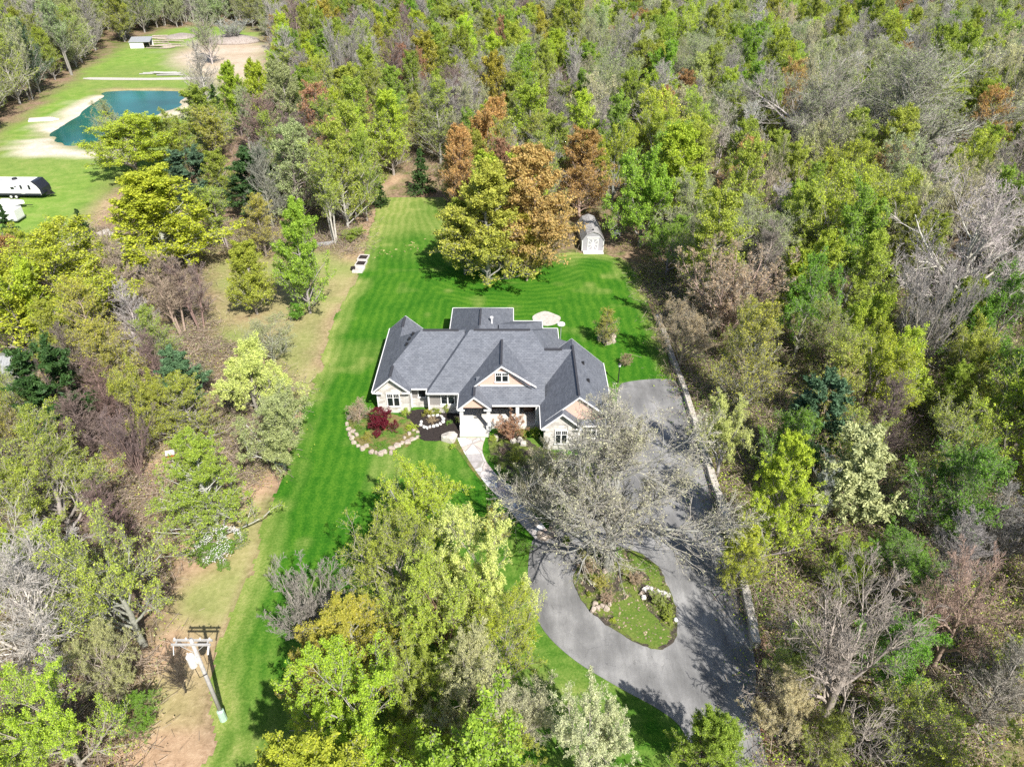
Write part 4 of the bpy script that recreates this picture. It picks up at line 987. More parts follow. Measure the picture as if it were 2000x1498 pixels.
def conifer(var, kind):
    key = (kind, var)
    if key in PROTO: return PROTO[key]
    r = np.random.default_rng(300 + var + len(kind)); H = 12.0
    z = np.linspace(0, 1, 9); tr = np.stack([r.normal(0, 0.04, 9), r.normal(0, 0.04, 9), z * H * 0.98], 1)[None]; trr = (0.17 * (1 - z) + 0.015)[None]
    if kind == 'spruce':
        L1 = branch(r, tr, trr, np.array([3.1]), 110, 0.05, 0.99, 88, 1.0, 5, -0.06, 0.06, 0.35, 0.92)
        L2 = branch(r, L1[0], L1[1], L1[2], 9, 0.12, 1.0, 48, 0.42, 3, -0.04, 0.08, 0.5, 0.5)
        n, size, asp, spr = 24000, 0.30, 0.30, 0.05
    else:
        L1 = branch(r, tr, trr, np.array([4.2]), 46, 0.22, 0.98, 72, 0.95, 5, 0.12, 0.1, 0.4, 0.6)
        L2 = branch(r, L1[0], L1[1], L1[2], 9, 0.3, 1.0, 45, 0.42, 3, 0.12, 0.14, 0.55, 0.4)
        n, size, asp, spr = 24000, 0.30, 0.32, 0.12
    lv = [(tr, trr, 8), (L1[0], L1[1], 4)]
    Vs, Fs, o_ = [], [], 0
    for P, R, k in lv:
        V, F = tubes(P, R, k); Vs.append(V); Fs.append(F + o_); o_ += len(V)
    wood = np_mesh(kind + '_wood', np.concatenate(Vs), np.concatenate(Fs), smooth=True)
    V, F, tint = leaves(r, L2[0], n, size, asp, spr, 0.3, 0.45, 0.5)
    crown = np_mesh(kind + '_crown', V, F, {'tint': tint}); crown.materials.append(M_NEEDLE)
    PROTO[key] = (wood, crown); return PROTO[key]
WIDTH = {'spread': 11.0, 'big': 11.0, 'big': 11.0, 'oval': 8.0, 'column': 5.5, 'vase': 9.0, 'spruce': 5.6, 'pine': 7.2}

# leaf and bark colours (albedo)
LC = dict(goldgreen=(0.42, 0.46, 0.07), lime=(0.45, 0.57, 0.055), yellow=(0.46, 0.52, 0.05), olive=(0.37, 0.45, 0.065), gold=(0.46, 0.45, 0.07), pale=(0.60, 0.68, 0.22), cream=(0.58, 0.57, 0.32), green=(0.28, 0.42, 0.05), sage=(0.40, 0.46, 0.20), orange=(0.54, 0.35, 0.13), rust=(0.46, 0.26, 0.14), dark=(0.055, 0.11, 0.03), blue=(0.09, 0.16, 0.085), maroon=(0.16, 0.012, 0.028), tan=(0.48, 0.37, 0.24), grass=(0.17, 0.33, 0.035), mauve=(0.33, 0.24, 0.21), oak=(0.52, 0.52, 0.36))
BC = dict(grey=(0.34, 0.32, 0.295), white=(0.50, 0.485, 0.46), brown=(0.20, 0.14, 0.10), tan=(0.42, 0.34, 0.27), plum=(0.25, 0.19, 0.175), dark=(0.12, 0.095, 0.08), red=(0.30, 0.12, 0.085))
CATS = {'vase': 'shrub'}
TREES = []                                                   # (x, y, radius) of everything planted
def tree(x, y, H, W, shape, dens, leaf, bark, label, group=None, name=None, cat=None, var=None, turn=None):
    r = random.Random(int(x * 1000) * 7919 + int(y * 1000))
    if shape in ('spruce', 'pine'): wood, crown = conifer(var if var is not None else r.randrange(2), shape)
    else: wood, crown = proto(shape, var if var is not None else r.randrange(3), dens)
    name = name or {'spruce': 'spruce_tree', 'pine': 'pine_tree'}.get(shape, 'bare_tree' if dens == 0 else 'budding_tree' if dens == 1 else 'leafy_tree')
    sx = W / WIDTH[shape]; sz = H / 12.0
    root = empty(name, (x, y, -0.05), r.uniform(0, 6.28), label, cat or 'tree', group)
    root.scale = (sx, sx, sz)
    if turn is not None: root.rotation_euler.z = turn
    jb = lambda c, a: tuple(max(0.003, v * a * r.uniform(0.93, 1.07)) for v in c) + (1,)
    b = BC[bark]; l = LC[leaf]
    o1 = link_mesh('trunk', wood, M_WOOD, root); o1.color = jb(b, r.uniform(0.85, 1.15))
    o2 = link_mesh('crown', crown, [] if len(crown.materials) else M_WOOD, root)
    if dens == 0 and shape not in ('spruce', 'pine'): o2.color = jb(b, r.uniform(0.9, 1.2))
    else: o2.color = jb(l, r.uniform(0.85, 1.12))
    TREES.append((x, y, W / 2)); return root

# twigs inside a leafy crown share the crown's object colour, so give them their own bark here
kt = NT('twig_bark', 0.9, 0.15); kt.color(kt.ramp(kt.noise(1.5, 5), [(0.3, (0.22, 0.205, 0.18, 1)), (0.7, (0.44, 0.415, 0.37, 1))])); M_TWIG = kt.m

def place(cx, cy, w_, H, shape, dens, leaf, bark, label, **kw):
    """Plant a tree whose crown centre the photo shows at pixel (cx, cy), w_ pixels wide."""
    if cy > 860 and dens in (2, 3): dens = {3: 5, 2: 6}[dens]
    if cy < 700 and shape in ('oval', 'column'): H *= 1.12
    x, y, _ = at(cx, cy, H * kw.pop('zc', 0.6))
    w_ *= 1.22 if cy < 600 else (1.38 if cy > 1080 else 1.12) if 480 < cx < 1060 and cy > 880 else 1.1
    depth = y * math.cos(PITCH) + (CAM_H - 0.6 * H) * math.sin(PITCH)
    return tree(x, y, H, 0.88 * w_ * depth / FOC, shape, dens, leaf, bark, label, **kw)

# ------------------------------------------------------------------ trees seen singly: (cx, cy, width px, height m, shape, leaf density, leaf, bark, label)
HAND = [
 # front
 (815, 985, 250, 10, 'spread', 2, 'lime', 'grey', 'yellow-green spreading tree on the front lawn nearest the flagstone path'),
 (940, 1120, 210, 12.5, 'spread', 3, 'pale', 'grey', 'pale lime leafy tree on the lawn beside the left curve of the driveway'),
 (775, 1110, 200, 11.5, 'spread', 2, 'olive', 'grey', 'olive budding tree between the pale lime tree and the front lawn'),
 (612, 1185, 170, 9, 'vase', 0, 'tan', 'grey', 'bare grey many-stemmed tree on the lawn edge in front'),
 (690, 1250, 210, 9.5, 'oval', 2, 'gold', 'grey', 'golden olive tree just in front of the bare grey many-stemmed tree'),
 (860, 1215, 240, 11.5, 'spread', 2, 'olive', 'brown', 'olive green round tree in the middle of the front clump'),
 (910, 1350, 200, 10.5, 'spread', 2, 'cream', 'grey', 'cream-budded tree at the near side of the front clump'),
 (700, 1405, 290, 11.5, 'spread', 3, 'lime', 'grey', 'wide lime green tree at the bottom of the front clump'),
 (1150, 1440, 250, 10.5, 'spread', 2, 'cream', 'grey', 'cream-budded tree at the bottom edge beside the driveway'),
 (1385, 1450, 170, 8, 'oval', 3, 'green', 'dark', 'dense dark green bushy tree at the driveway mouth'),
 (960, 1465, 190, 10, 'spread', 2, 'olive', 'grey', 'olive tree at the bottom edge between two cream-budded trees'),
 (830, 1480, 170, 9, 'spread', 2, 'lime', 'grey', 'yellow-green tree at the very bottom edge of the front clump'),
 (1208, 925, 500, 17, 'big', 4, 'oak', 'grey', 'huge spreading cream-budded oak growing from the driveway island'),
 (1075, 930, 165, 8.5, 'spread', 1, 'cream', 'grey', 'cream-budded small tree in the bed before the garage'),
 (965, 1030, 80, 5, 'spread', 1, 'gold', 'brown', 'brownish small tree leaning over the flagstone path'),
 (985, 1240, 130, 9.5, 'spread', 2, 'lime', 'grey', 'lime tree overhanging the lawn strip by the driveway curve'),
 (1000, 1400, 150, 9.5, 'spread', 2, 'cream', 'grey', 'smaller cream-budded tree between the front clump and the driveway'),
 (800, 1330, 150, 10.5, 'spread', 2, 'olive', 'grey', 'olive tree between the wide lime tree and the cream-budded one'),
 (620, 1320, 120, 9, 'spread', 2, 'gold', 'grey', 'golden low tree below the bare grey many-stemmed tree'),
 # lower left
 (215, 1120, 300, 13, 'spread', 1, 'olive', 'grey', 'large grey-olive sparse tree above the utility pole'),
 (35, 1170, 330, 14, 'spread', 0, 'tan', 'white', 'bare whitish tree with thick pale limbs at the lower left edge'),
 (85, 925, 260, 12, 'spread', 2, 'olive', 'grey', 'olive leafy tree at the left edge above the bare whitish tree'),
 (395, 940, 215, 11, 'oval', 2, 'olive', 'white', 'olive birch-like tree beside the birdhouse'),
 (425, 1060, 118, 2.6, 'spread', 3, 'grass', 'grey', 'bright green shrub dotted with white blossom on the bare soil'),
 (95, 1400, 270, 10, 'spread', 2, 'lime', 'grey', 'lime leafy tree in the lower left corner'),
 (255, 1385, 105, 3.5, 'spread', 3, 'grass', 'brown', 'bright green low bush beside the bare soil below the utility pole'),
 (190, 1280, 150, 8, 'spread', 2, 'sage', 'grey', 'sage green tree left of the utility pole'),
 (340, 1300, 60, 5, 'oval', 0, 'tan', 'dark', 'thin dark bare sapling beside the utility pole'),
 (245, 855, 130, 8, 'vase', 0, 'tan', 'plum', 'bare reddish brown many-stemmed tree above the birdhouse'),
 (485, 735, 165, 9, 'spread', 3, 'pale', 'grey', 'bright pale lime round tree nearest the lawn on the house side strip'),
 (535, 830, 165, 9, 'spread', 3, 'sage', 'white', 'whitish green round tree overlapping the lawn edge'),
 (525, 655, 110, 6, 'spread', 1, 'sage', 'grey', 'greyish low tree just behind the bright pale lime tree'),
 (350, 730, 110, 6.5, 'pine', 3, 'blue', 'dark', 'dull blue-green young pine by the clearing'),
 (95, 755, 160, 11, 'pine', 3, 'dark', 'dark', 'dark green dense pine beside the grey metal shed'),
 (360, 790, 150, 8, 'oval', 1, 'olive', 'grey', 'thin olive tree between the young pine and the birch-like tree'),
 (95, 545, 270, 14, 'spread', 3, 'yellow', 'grey', 'big yellow-green oak at the left edge in front of the field'),
 (20, 590, 150, 13, 'spread', 3, 'yellow', 'grey', 'second yellow oak cut off by the left edge'),
 (305, 415, 225, 13, 'oval', 3, 'yellow', 'grey', 'big golden yellow tree behind the clearing'),
 (70, 490, 150, 8, 'spread', 2, 'yellow', 'grey', 'yellow low tree in front of the cargo trailer'),
 (8, 425, 36, 6, 'spruce', 3, 'dark', 'dark', 'dark small spruce in front of the cargo trailer'),
 (155, 430, 34, 5, 'spruce', 3, 'dark', 'dark', 'dark narrow spruce at the corner of the field by the sandy track'),
 (170, 620, 130, 11, 'oval', 1, 'gold', 'tan', 'sparse golden tree right of the big yellow oak'),
 (225, 520, 90, 11, 'oval', 0, 'tan', 'tan', 'bare tan tree beside the grey lean-to'),
 (255, 610, 100, 10, 'oval', 0, 'tan', 'white', 'bare pale tree with forked trunk in front of the grey lean-to'),
 (330, 560, 95, 10, 'column', 0, 'tan', 'tan', 'bare tan slender tree at the edge of the clearing'),
 (370, 560, 80, 9, 'column', 0, 'tan', 'plum', 'bare plum-brown slender tree on the clearing side'),
 (210, 690, 140, 9, 'oval', 1, 'gold', 'tan', 'brownish sparse tree in front of the dark pine'),
 (300, 650, 100, 8, 'oval', 1, 'olive', 'grey', 'low olive tree below the bare slender trees'),
 (20, 770, 120, 9, 'spread', 1, 'olive', 'grey', 'grey-olive thin tree in front of the grey metal shed'),
 (150, 820, 140, 8, 'oval', 0, 'tan', 'plum', 'bare brownish tree in front of the dark dense pine'),
 (483, 530, 95, 9, 'oval', 3, 'olive', 'grey', 'olive green oval tree standing alone on the clearing'),
 (583, 485, 105, 13.5, 'oval', 3, 'green', 'grey', 'tall bright green oval tree beside the clearing and tan strip'),
 (581, 604, 42, 2.6, 'spread', 3, 'grass', 'dark', 'small round dark green bush on the pale strip'),
 # upper left and behind the house
 (372, 340, 105, 10, 'pine', 3, 'blue', 'dark', 'blue-green pine right of the big golden tree'),
 (495, 352, 130, 11.5, 'pine', 3, 'dark', 'dark', 'dark green pine in front of the tall purple-brown bare tree'),
 (425, 340, 80, 9, 'oval', 2, 'olive', 'grey', 'olive oval tree between the two pines'),
 (505, 430, 90, 8.5, 'oval', 1, 'gold', 'plum', 'brown sparse tree in front of the dark green pine'),
 (430, 410, 90, 9, 'column', 1, 'olive', 'grey', 'grey-olive slender tree left of the brown sparse tree'),
 (248, 272, 185, 11.5, 'spread', 3, 'lime', 'grey', 'large lime tree overhanging the near bank of the pond'),
 (335, 262, 115, 11, 'spread', 2, 'olive', 'grey', 'olive tree right of the large lime tree by the pond'),
 (205, 225, 65, 9, 'spread', 1, 'sage', 'grey', 'thin grey-green tree leaning over the pond water'),
 (392, 222, 115, 12, 'oval', 2, 'olive', 'grey', 'olive tree before the right end of the pond'),
 (400, 260, 90, 10, 'column', 1, 'gold', 'grey', 'golden thin tree right of the pond'),
 (515, 255, 150, 15, 'oval', 0, 'tan', 'plum', 'tall bare purple-brown tree right of the pond'),
 (575, 290, 125, 14, 'oval', 0, 'tan', 'plum', 'second bare purple-brown tree nearer the house lawn'),
 (455, 180, 70, 14, 'oval', 3, 'lime', 'grey', 'bright lime tree in front of the gravel yard'),
 (510, 190, 70, 16, 'oval', 3, 'lime', 'grey', 'bright lime taller tree behind the purple-brown bare tree'),
 (390, 130, 75, 14, 'oval', 0, 'tan', 'white', 'bare pale tree standing before the gravel yard'),
 (452, 55, 70, 8, 'vase', 0, 'tan', 'white', 'bare white clump of stems on the far side of the gravel mound'),
 (395, 35, 60, 20, 'oval', 1, 'sage', 'white', 'tall pale-trunked tree at the far edge of the field'),
 (420, 195, 40, 9, 'spruce', 3, 'dark', 'dark', 'dark narrow spruce beside the pond bank'),
 (663, 325, 110, 15.5, 'oval', 2, 'olive', 'white', 'tall olive tree with white trunks at the lawn edge'),
 (640, 360, 80, 14, 'column', 1, 'olive', 'white', 'slender white-trunked sparse tree at the lawn edge'),
 (705, 330, 75, 13, 'oval', 2, 'olive', 'white', 'olive tree right of the tall white-trunked one at the lawn edge'),
 (738, 368, 36, 5.5, 'spruce', 3, 'dark', 'dark', 'small dark spruce at the corner of the rear lawn'),
 (822, 325, 48, 8.5, 'spruce', 3, 'dark', 'dark', 'dark spruce at the far end of the rear lawn'),
 (690, 455, 50, 2.2, 'spread', 2, 'green', 'dark', 'low green bush at the edge of the rear lawn'),
 (760, 245, 100, 14, 'oval', 2, 'lime', 'grey', 'yellow-green tree beyond the end of the rear lawn'),
 (600, 200, 95, 15, 'oval', 2, 'green', 'grey', 'mid green tree in the woods behind the purple-brown trees'),
 (690, 190, 95, 15, 'oval', 2, 'olive', 'grey', 'olive tree in the woods behind the white-trunked trees'),
 (855, 220, 100, 15, 'oval', 1, 'olive', 'grey', 'olive thin tree beyond the far end of the rear lawn'),
 (785, 140, 60, 14, 'oval', 2, 'rust', 'grey', 'rust red budding tree in the woods far behind the lawn'),
 (950, 420, 185, 15, 'oval', 3, 'goldgreen', 'grey', 'large golden olive tree at the front of the clump by the shed'),
 (1045, 390, 175, 16.5, 'oval', 3, 'orange', 'tan', 'orange-brown tree in the clump left of the shed'),
 (950, 265, 125, 16, 'spread', 3, 'orange', 'grey', 'orange tree at the back of the clump by the rear lawn'),
 (1136, 322, 128, 13, 'oval', 2, 'orange', 'tan', 'reddish orange oval tree directly behind the shed'),
 (1035, 240, 120, 15, 'oval', 2, 'lime', 'grey', 'lime tree behind the orange clump'),
 (905, 450, 95, 10, 'oval', 3, 'goldgreen', 'grey', 'smaller golden tree at the lawn side of the orange clump'),
 (985, 480, 90, 8, 'spread', 3, 'gold', 'grey', 'low golden tree at the front foot of the orange clump'),
 (1030, 470, 90, 9, 'oval', 2, 'gold', 'tan', 'low golden tree tucked under the orange-brown tree'),
 (880, 330, 70, 10, 'oval', 1, 'olive', 'plum', 'thin brownish tree left of the orange tree'),
 (990, 340, 60, 13, 'column', 2, 'rust', 'brown', 'narrow rust-coloured tree between the orange trees'),
 (1260, 370, 140, 15, 'spread', 3, 'green', 'grey', 'large bright green tree right of the shed'),
 (1330, 330, 130, 15, 'oval', 3, 'lime', 'grey', 'lime green tree behind the large bright green one'),
 (1410, 440, 120, 10, 'spread', 3, 'lime', 'grey', 'lime low tree on the wood edge beyond the shed'),
 (1310, 470, 110, 9, 'spread', 2, 'green', 'grey', 'green bushy tree over the rear corner of the lawn'),
 (1205, 260, 90, 15, 'oval', 2, 'green', 'grey', 'mid green tree in the woods behind the shed'),
 (1300, 235, 60, 14, 'oval', 2, 'rust', 'grey', 'rust tree among greens behind the shed'),
 (1185, 632, 62, 4.6, 'oval', 1, 'gold', 'plum', 'lone brown and yellow shrub ringed by boulders on the side lawn'),
 # right woods
 (1590, 205, 270, 22, 'big', 4, 'sage', 'white', 'giant pale cottonwood with grey-green buds, the left one of the far pair'),
 (1790, 200, 390, 24, 'big', 4, 'sage', 'grey', 'giant pale cottonwood with grey limbs, the widest tree on the far right'),
 (1910, 470, 320, 21, 'spread', 0, 'tan', 'white', 'giant bare pale grey tree near the right edge'),
 (1820, 620, 170, 16, 'vase', 0, 'tan', 'grey', 'bare grey leaning tree below the giant pale grey tree'),
 (1430, 560, 210, 12.5, 'vase', 1, 'tan', 'tan', 'tan fan-shaped tree overhanging the side lawn wall'),
 (1340, 640, 130, 9, 'spread', 1, 'tan', 'tan', 'low tan tree leaning over the upper end of the wall'),
 (1470, 680, 160, 12, 'oval', 1, 'gold', 'grey', 'brownish olive tree behind the wall opposite the garage'),
 (1590, 530, 150, 12, 'spread', 3, 'lime', 'grey', 'brilliant lime tree in the right woods'),
 (1680, 640, 140, 11, 'spread', 3, 'lime', 'grey', 'second brilliant lime tree lower down the right woods'),
 (1700, 530, 110, 12, 'oval', 2, 'olive', 'grey', 'olive tree behind the brilliant lime trees'),
 (1490, 375, 120, 13, 'vase', 0, 'tan', 'tan', 'bare tan fan-shaped tree with white trunk beyond the lime trees'),
 (1545, 350, 90, 13, 'oval', 2, 'olive', 'grey', 'olive oval tree beside the bare tan fan-shaped one'),
 (1415, 250, 60, 13, 'column', 0, 'tan', 'white', 'bare white slender birch in the far right woods'),
 (1365, 160, 60, 14, 'oval', 2, 'pale', 'white', 'whitish green oval tree in the far woods'),
 (1420, 840, 130, 9, 'spread', 2, 'pale', 'white', 'pale lime tree just behind the wall beside the driveway'),
 (1520, 985, 170, 13, 'oval', 3, 'lime', 'grey', 'tall lime-olive pointed tree behind the middle of the wall'),
 (1450, 1075, 110, 8, 'oval', 2, 'lime', 'grey', 'small lime tree close behind the wall above the driveway mouth'),
 (1670, 930, 180, 11, 'pine', 3, 'sage', 'grey', 'pale sage pine in the right woods'),
 (1600, 820, 150, 11, 'pine', 3, 'blue', 'dark', 'dull blue-green pine behind the pale sage pine'),
 (1620, 960, 70, 9, 'column', 0, 'tan', 'white', 'bare white sapling in front of the sage pine'),
 (1785, 975, 80, 6, 'spread', 0, 'tan', 'white', 'small bare whitish tree right of the sage pine'),
 (1560, 1280, 115, 8.5, 'oval', 3, 'pale', 'grey', 'bright pale lime oval tree at the lower end of the wall'),
 (1545, 1370, 150, 7, 'spread', 2, 'cream', 'grey', 'cream-green low tree beside the driveway mouth'),
 (1890, 1180, 220, 12, 'spread', 0, 'tan', 'tan', 'bare tan tree leaning in the lower right woods'),
 (1970, 1320, 160, 10, 'oval', 0, 'tan', 'grey', 'bare grey tree at the lower right edge'),
 (1790, 1420, 200, 8, 'spread', 1, 'lime', 'grey', 'sparse lime tree in the lower right corner'),
 (1620, 1440, 120, 6, 'spread', 2, 'olive', 'grey', 'low olive tree at the bottom edge right of the driveway'),
 (1900, 700, 160, 11, 'spread', 2, 'olive', 'grey', 'olive tree at the right edge below the giant bare tree'),
 (1870, 850, 200, 10, 'spread', 1, 'olive', 'grey', 'thin olive wide tree at the right edge'),
 (1640, 745, 150, 11, 'oval', 1, 'olive', 'tan', 'sparse olive tree behind the blue-green pine'),
 (1740, 800, 120, 10, 'oval', 0, 'tan', 'plum', 'bare plum-grey tree right of the blue-green pine'),
 (1770, 1090, 150, 7, 'spread', 2, 'grass', 'grey', 'fresh green low tree in the right woods'),
 (1660, 1100, 110, 6, 'spread', 2, 'lime', 'grey', 'lime low tree below the bare white sapling'),
 (1950, 1010, 140, 9, 'oval', 0, 'tan', 'grey', 'bare grey tree at the right edge above the leaning tan tree'),
]
for h in HAND:
    kw = {}
    if h[8].startswith('tall lime-olive pointed'): kw['zc'] = 0.5
    if 'huge spreading' in h[8]: kw['var'] = 2; kw['turn'] = 0.6
    t_ = place(*h, **kw)
    if 'white blossom' in h[8]:
        rb = np.random.default_rng(8)
        nb_ = 1500; ph_ = rb.random(nb_) * 6.28; rr_ = np.sqrt(rb.random(nb_)) * 4.6
        cl = (np.sin(ph_ * 3 + rr_) + rb.random(nb_)) > 0.35
        ph_, rr_ = ph_[cl], rr_[cl]; m_b = len(ph_)
        pb = np.column_stack([rr_ * np.cos(ph_), rr_ * np.sin(ph_), 12.4 - rr_ ** 2 * 0.28 + rb.normal(0, 0.5, m_b)])
        ab = np.tile([0.11, 0, 0], (m_b, 1)) * rb.uniform(0.5, 1.2, (m_b, 1)); bb = np.tile([0, 0.11, 0], (m_b, 1)) * rb.uniform(0.5, 1.2, (m_b, 1))
        Vb = np.stack([pb - ab, pb - bb, pb + ab, pb + bb], 1).reshape(-1, 3)
        link_mesh('blossoms', np_mesh('blossoms', Vb, np.arange(4 * m_b).reshape(-1, 4)), M['white'], t_)
    if 'shrub' in h[8] or 'bush' in h[8] and 'tree' not in h[8]:
        t_.name = 'shrub'; t_['category'] = 'shrub'
tree(-10.0, 17.0, 14, 9, 'oval', 5, 'lime', 'grey', 'dense lime tree at the bottom edge whose shadow falls beside the utility pole')
x, y, _ = at(1600, 1420); tree(x, y, 14, 11.5, 'spread', 0, 'tan', 'grey', 'large bare grey tree whose branch shadow falls on the driveway mouth', var=1)
# shrubs by the porch
def shrub(px, py, w_, H, shape, dens, leaf, bark, label):
    x, y, _ = at(px, py); d_ = y * math.cos(PITCH) + CAM_H * math.sin(PITCH)
    return tree(x, y, H, w_ * d_ / FOC, shape, dens, leaf, bark, label, name='shrub', cat='shrub')
shrub(704, 822, 54, 2.5, 'spread', 1, 'tan', 'tan', 'pale beige twiggy shrub at the corner of the planting bed')
shrub(752, 842, 68, 2.6, 'spread', 3, 'maroon', 'red', 'dark red japanese maple in the boulder-edged bed')
shrub(996, 862, 74, 3.0, 'vase', 1, 'rust', 'red', 'reddish bare fan-shaped shrub beside the porch')
for (px, py, w_, H, lf, lb) in [(793, 812, 20, 0.9, 'lime', 'lime bush at the foot of the stone wall'), (836, 814, 26, 1.0, 'gold', 'brownish bush inside the white stone ring'), (853, 808, 22, 1.0, 'olive', 'olive bush under the double window'), (871, 808, 14, 1.3, 'lime', 'upright lime bush by the porch corner'),
        (877, 830, 16, 0.6, 'grass', 'small round green plant in the black mulch'), (892, 826, 12, 0.9, 'olive', 'olive bush against the porch column'), (963, 862, 18, 0.8, 'lime', 'lime bush right of the porch step'), (1022, 856, 22, 1.0, 'gold', 'golden bush below the porch corner'), (846, 824, 24, 0.6, 'tan', 'tan low plant in the white stone ring'),
        (1042, 852, 26, 1.2, 'lime', 'lime bush at the garage wall'), (982, 884, 20, 0.7, 'mauve', 'mauve flowering low plant in the bed by the path'), (1160, 896, 26, 0.9, 'grass', 'bright green plant before the garage window'), (885, 878, 16, 0.8, 'lime', 'lime bush beside the large grey boulder'), (1010, 905, 40, 1.6, 'olive', 'olive bush in the middle of the garage bed'),
        (965, 900, 24, 0.7, 'grass', 'green clump along the right of the flagstone path'), (985, 930, 30, 0.9, 'grass', 'larger green clump farther down the flagstone path'), (720, 858, 30, 0.7, 'gold', 'golden low plant under the beige shrub'), (805, 840, 28, 0.8, 'lime', 'lime mound at the end of the planting bed'), (1108, 1060, 20, 0.8, 'lime', 'small lime plant at the end of the island'), (1300, 1195, 34, 0.9, 'olive', 'olive plant patch in the island mulch'),
        (1196, 1215, 16, 0.5, 'lime', 'tiny lime plant beside the island grass'), (1150, 1165, 14, 0.6, 'lime', 'tiny lime plant on the left of the island'), (1020, 1075, 44, 0.9, 'grass', 'bright green clump beside the path end'), (1222, 716, 26, 1.8, 'tan', 'tan shrub behind the lamp post'), (700, 840, 26, 0.5, 'grass', 'green trailing plant at the outer edge of the bed'), (742, 872, 40, 0.45, 'grass', 'green trailing plant along the near boulders')]:
    shrub(px, py, w_, H, 'spread', 2, lf, 'brown', lb)

for i, (px, py, w_, H, sh, dn, lf) in enumerate([(1150, 1120, 40, 1.2, 'vase', 1, 'tan'), (1172, 1150, 44, 1.3, 'vase', 1, 'gold'), (1215, 1120, 46, 1.2, 'spread', 1, 'olive'), (1240, 1140, 40, 1.0, 'vase', 1, 'tan'), (1285, 1180, 44, 1.3, 'vase', 1, 'olive'), (1305, 1215, 34, 1.0, 'spread', 2, 'olive'), (1140, 1090, 36, 1.1, 'spread', 1, 'gold'), (1185, 1175, 36, 1.0, 'vase', 1, 'tan'), (1200, 1090, 40, 1.0, 'spread', 2, 'grass')]):
    t_ = shrub(px, py, w_, H, sh, dn, lf, 'tan', 'twiggy low shrub planted in the driveway island'); t_['group'] = 'twiggy shrubs in the driveway island'

# ------------------------------------------------------------------ the woods: trees planted at their spacing between the ones above
STRIPN = pxpoly([(640, 590), (560, 850), (490, 950), (380, 1090), (330, 1180), (300, 1330), (270, 1560), (412, 1560), (408, 1350), (430, 1265), (500, 1085), (560, 900), (600, 790), (660, 600)], 2)
CLEARW = [LAWN, DRIVE, FIELD, CLEAR, STRIPN]
fx = np.arange(-420, 421, 1.0); fy = np.arange(0, 421, 1.0)
FX, FY = np.meshgrid(fx, fy)
FREE = np.max([poly_sd(np.stack([FX.ravel(), FY.ravel()], 1), q) for q in CLEARW], 0).reshape(FX.shape)
def free(x, y, m=1.5):
    return FREE[int(round(y)), int(round(x)) + 420] < -m and not (-22 < x < -14 and 18 < y < 32)
cand = []
yv = 16.0
while yv < 400:
    spv = 6.6 if yv < 110 else 7.2
    half = yv * 0.80 + 30
    xv = -half
    while xv < half:
        cand.append((xv + random.uniform(-2.6, 2.6), yv + random.uniform(-2.6, 2.6))); xv += spv
    yv += spv
def zone_of(x, y):
    if x > 8 and y < 75: return 'near_right'
    if x > 14: return 'far_right'
    if x < -18 and y < 75: return 'near_left'
    lx0 = -0.42 * y
    if x < -0.30 * y and y > 95: return 'far_left'
    return 'behind'
MIX = {
 'near_right': [('oval', 2, 'olive', 'grey', 3), ('spread', 1, 'olive', 'tan', 3), ('oval', 0, 'tan', 'grey', 2), ('spread', 2, 'lime', 'grey', 2), ('vase', 0, 'tan', 'tan', 1), ('oval', 2, 'sage', 'grey', 2), ('spread', 2, 'grass', 'grey', 2)],
 'far_right': [('oval', 2, 'olive', 'grey', 5), ('spread', 1, 'sage', 'grey', 3), ('oval', 0, 'tan', 'grey', 3), ('column', 2, 'green', 'grey', 2), ('spread', 2, 'lime', 'grey', 2), ('oval', 1, 'orange', 'plum', 0.7), ('oval', 0, 'tan', 'white', 1), ('spread', 1, 'cream', 'grey', 2)],
 'near_left': [('oval', 2, 'olive', 'grey', 4), ('oval', 0, 'tan', 'plum', 2), ('spread', 2, 'olive', 'grey', 3), ('spread', 1, 'gold', 'tan', 2), ('spread', 2, 'lime', 'grey', 1)],
 'far_left': [('oval', 2, 'sage', 'grey', 4), ('oval', 1, 'olive', 'grey', 4), ('column', 1, 'sage', 'grey', 3), ('oval', 0, 'tan', 'grey', 3), ('oval', 2, 'blue', 'grey', 2), ('oval', 2, 'olive', 'grey', 1)],
 'behind': [('oval', 2, 'lime', 'grey', 3), ('oval', 2, 'olive', 'grey', 5), ('oval', 1, 'olive', 'grey', 4), ('column', 0, 'tan', 'grey', 4), ('oval', 0, 'tan', 'grey', 2), ('oval', 0, 'tan', 'plum', 2), ('oval', 2, 'orange', 'plum', 0.5), ('oval', 1, 'rust', 'plum', 0.3), ('column', 2, 'green', 'grey', 2), ('oval', 2, 'gold', 'grey', 2), ('spread', 1, 'sage', 'grey', 1)],
}
PLACE = {'near_right': 'in the woods behind the driveway wall', 'far_right': 'in the woods right of the shed', 'near_left': 'in the thicket left of the bare strip', 'far_left': 'in the woods beyond the field', 'behind': 'in the woods behind the rear lawn'}
SHAPEW = {'oval': 'oval', 'spread': 'round', 'column': 'slender', 'vase': 'fan-shaped'}
COLW = dict(olive='olive', sage='grey-green', blue='dark blue-green', lime='lime', tan='bare', orange='orange', rust='rust', green='mid green', gold='golden', cream='cream-budded', grass='fresh green')
def pix(x, y, z):
    d = y * math.cos(PITCH) + (CAM_H - z) * math.sin(PITCH)
    return 1000 + FOC * x / d, 749 - FOC * ((z - CAM_H) * math.cos(PITCH) + y * math.sin(PITCH)) / d, d
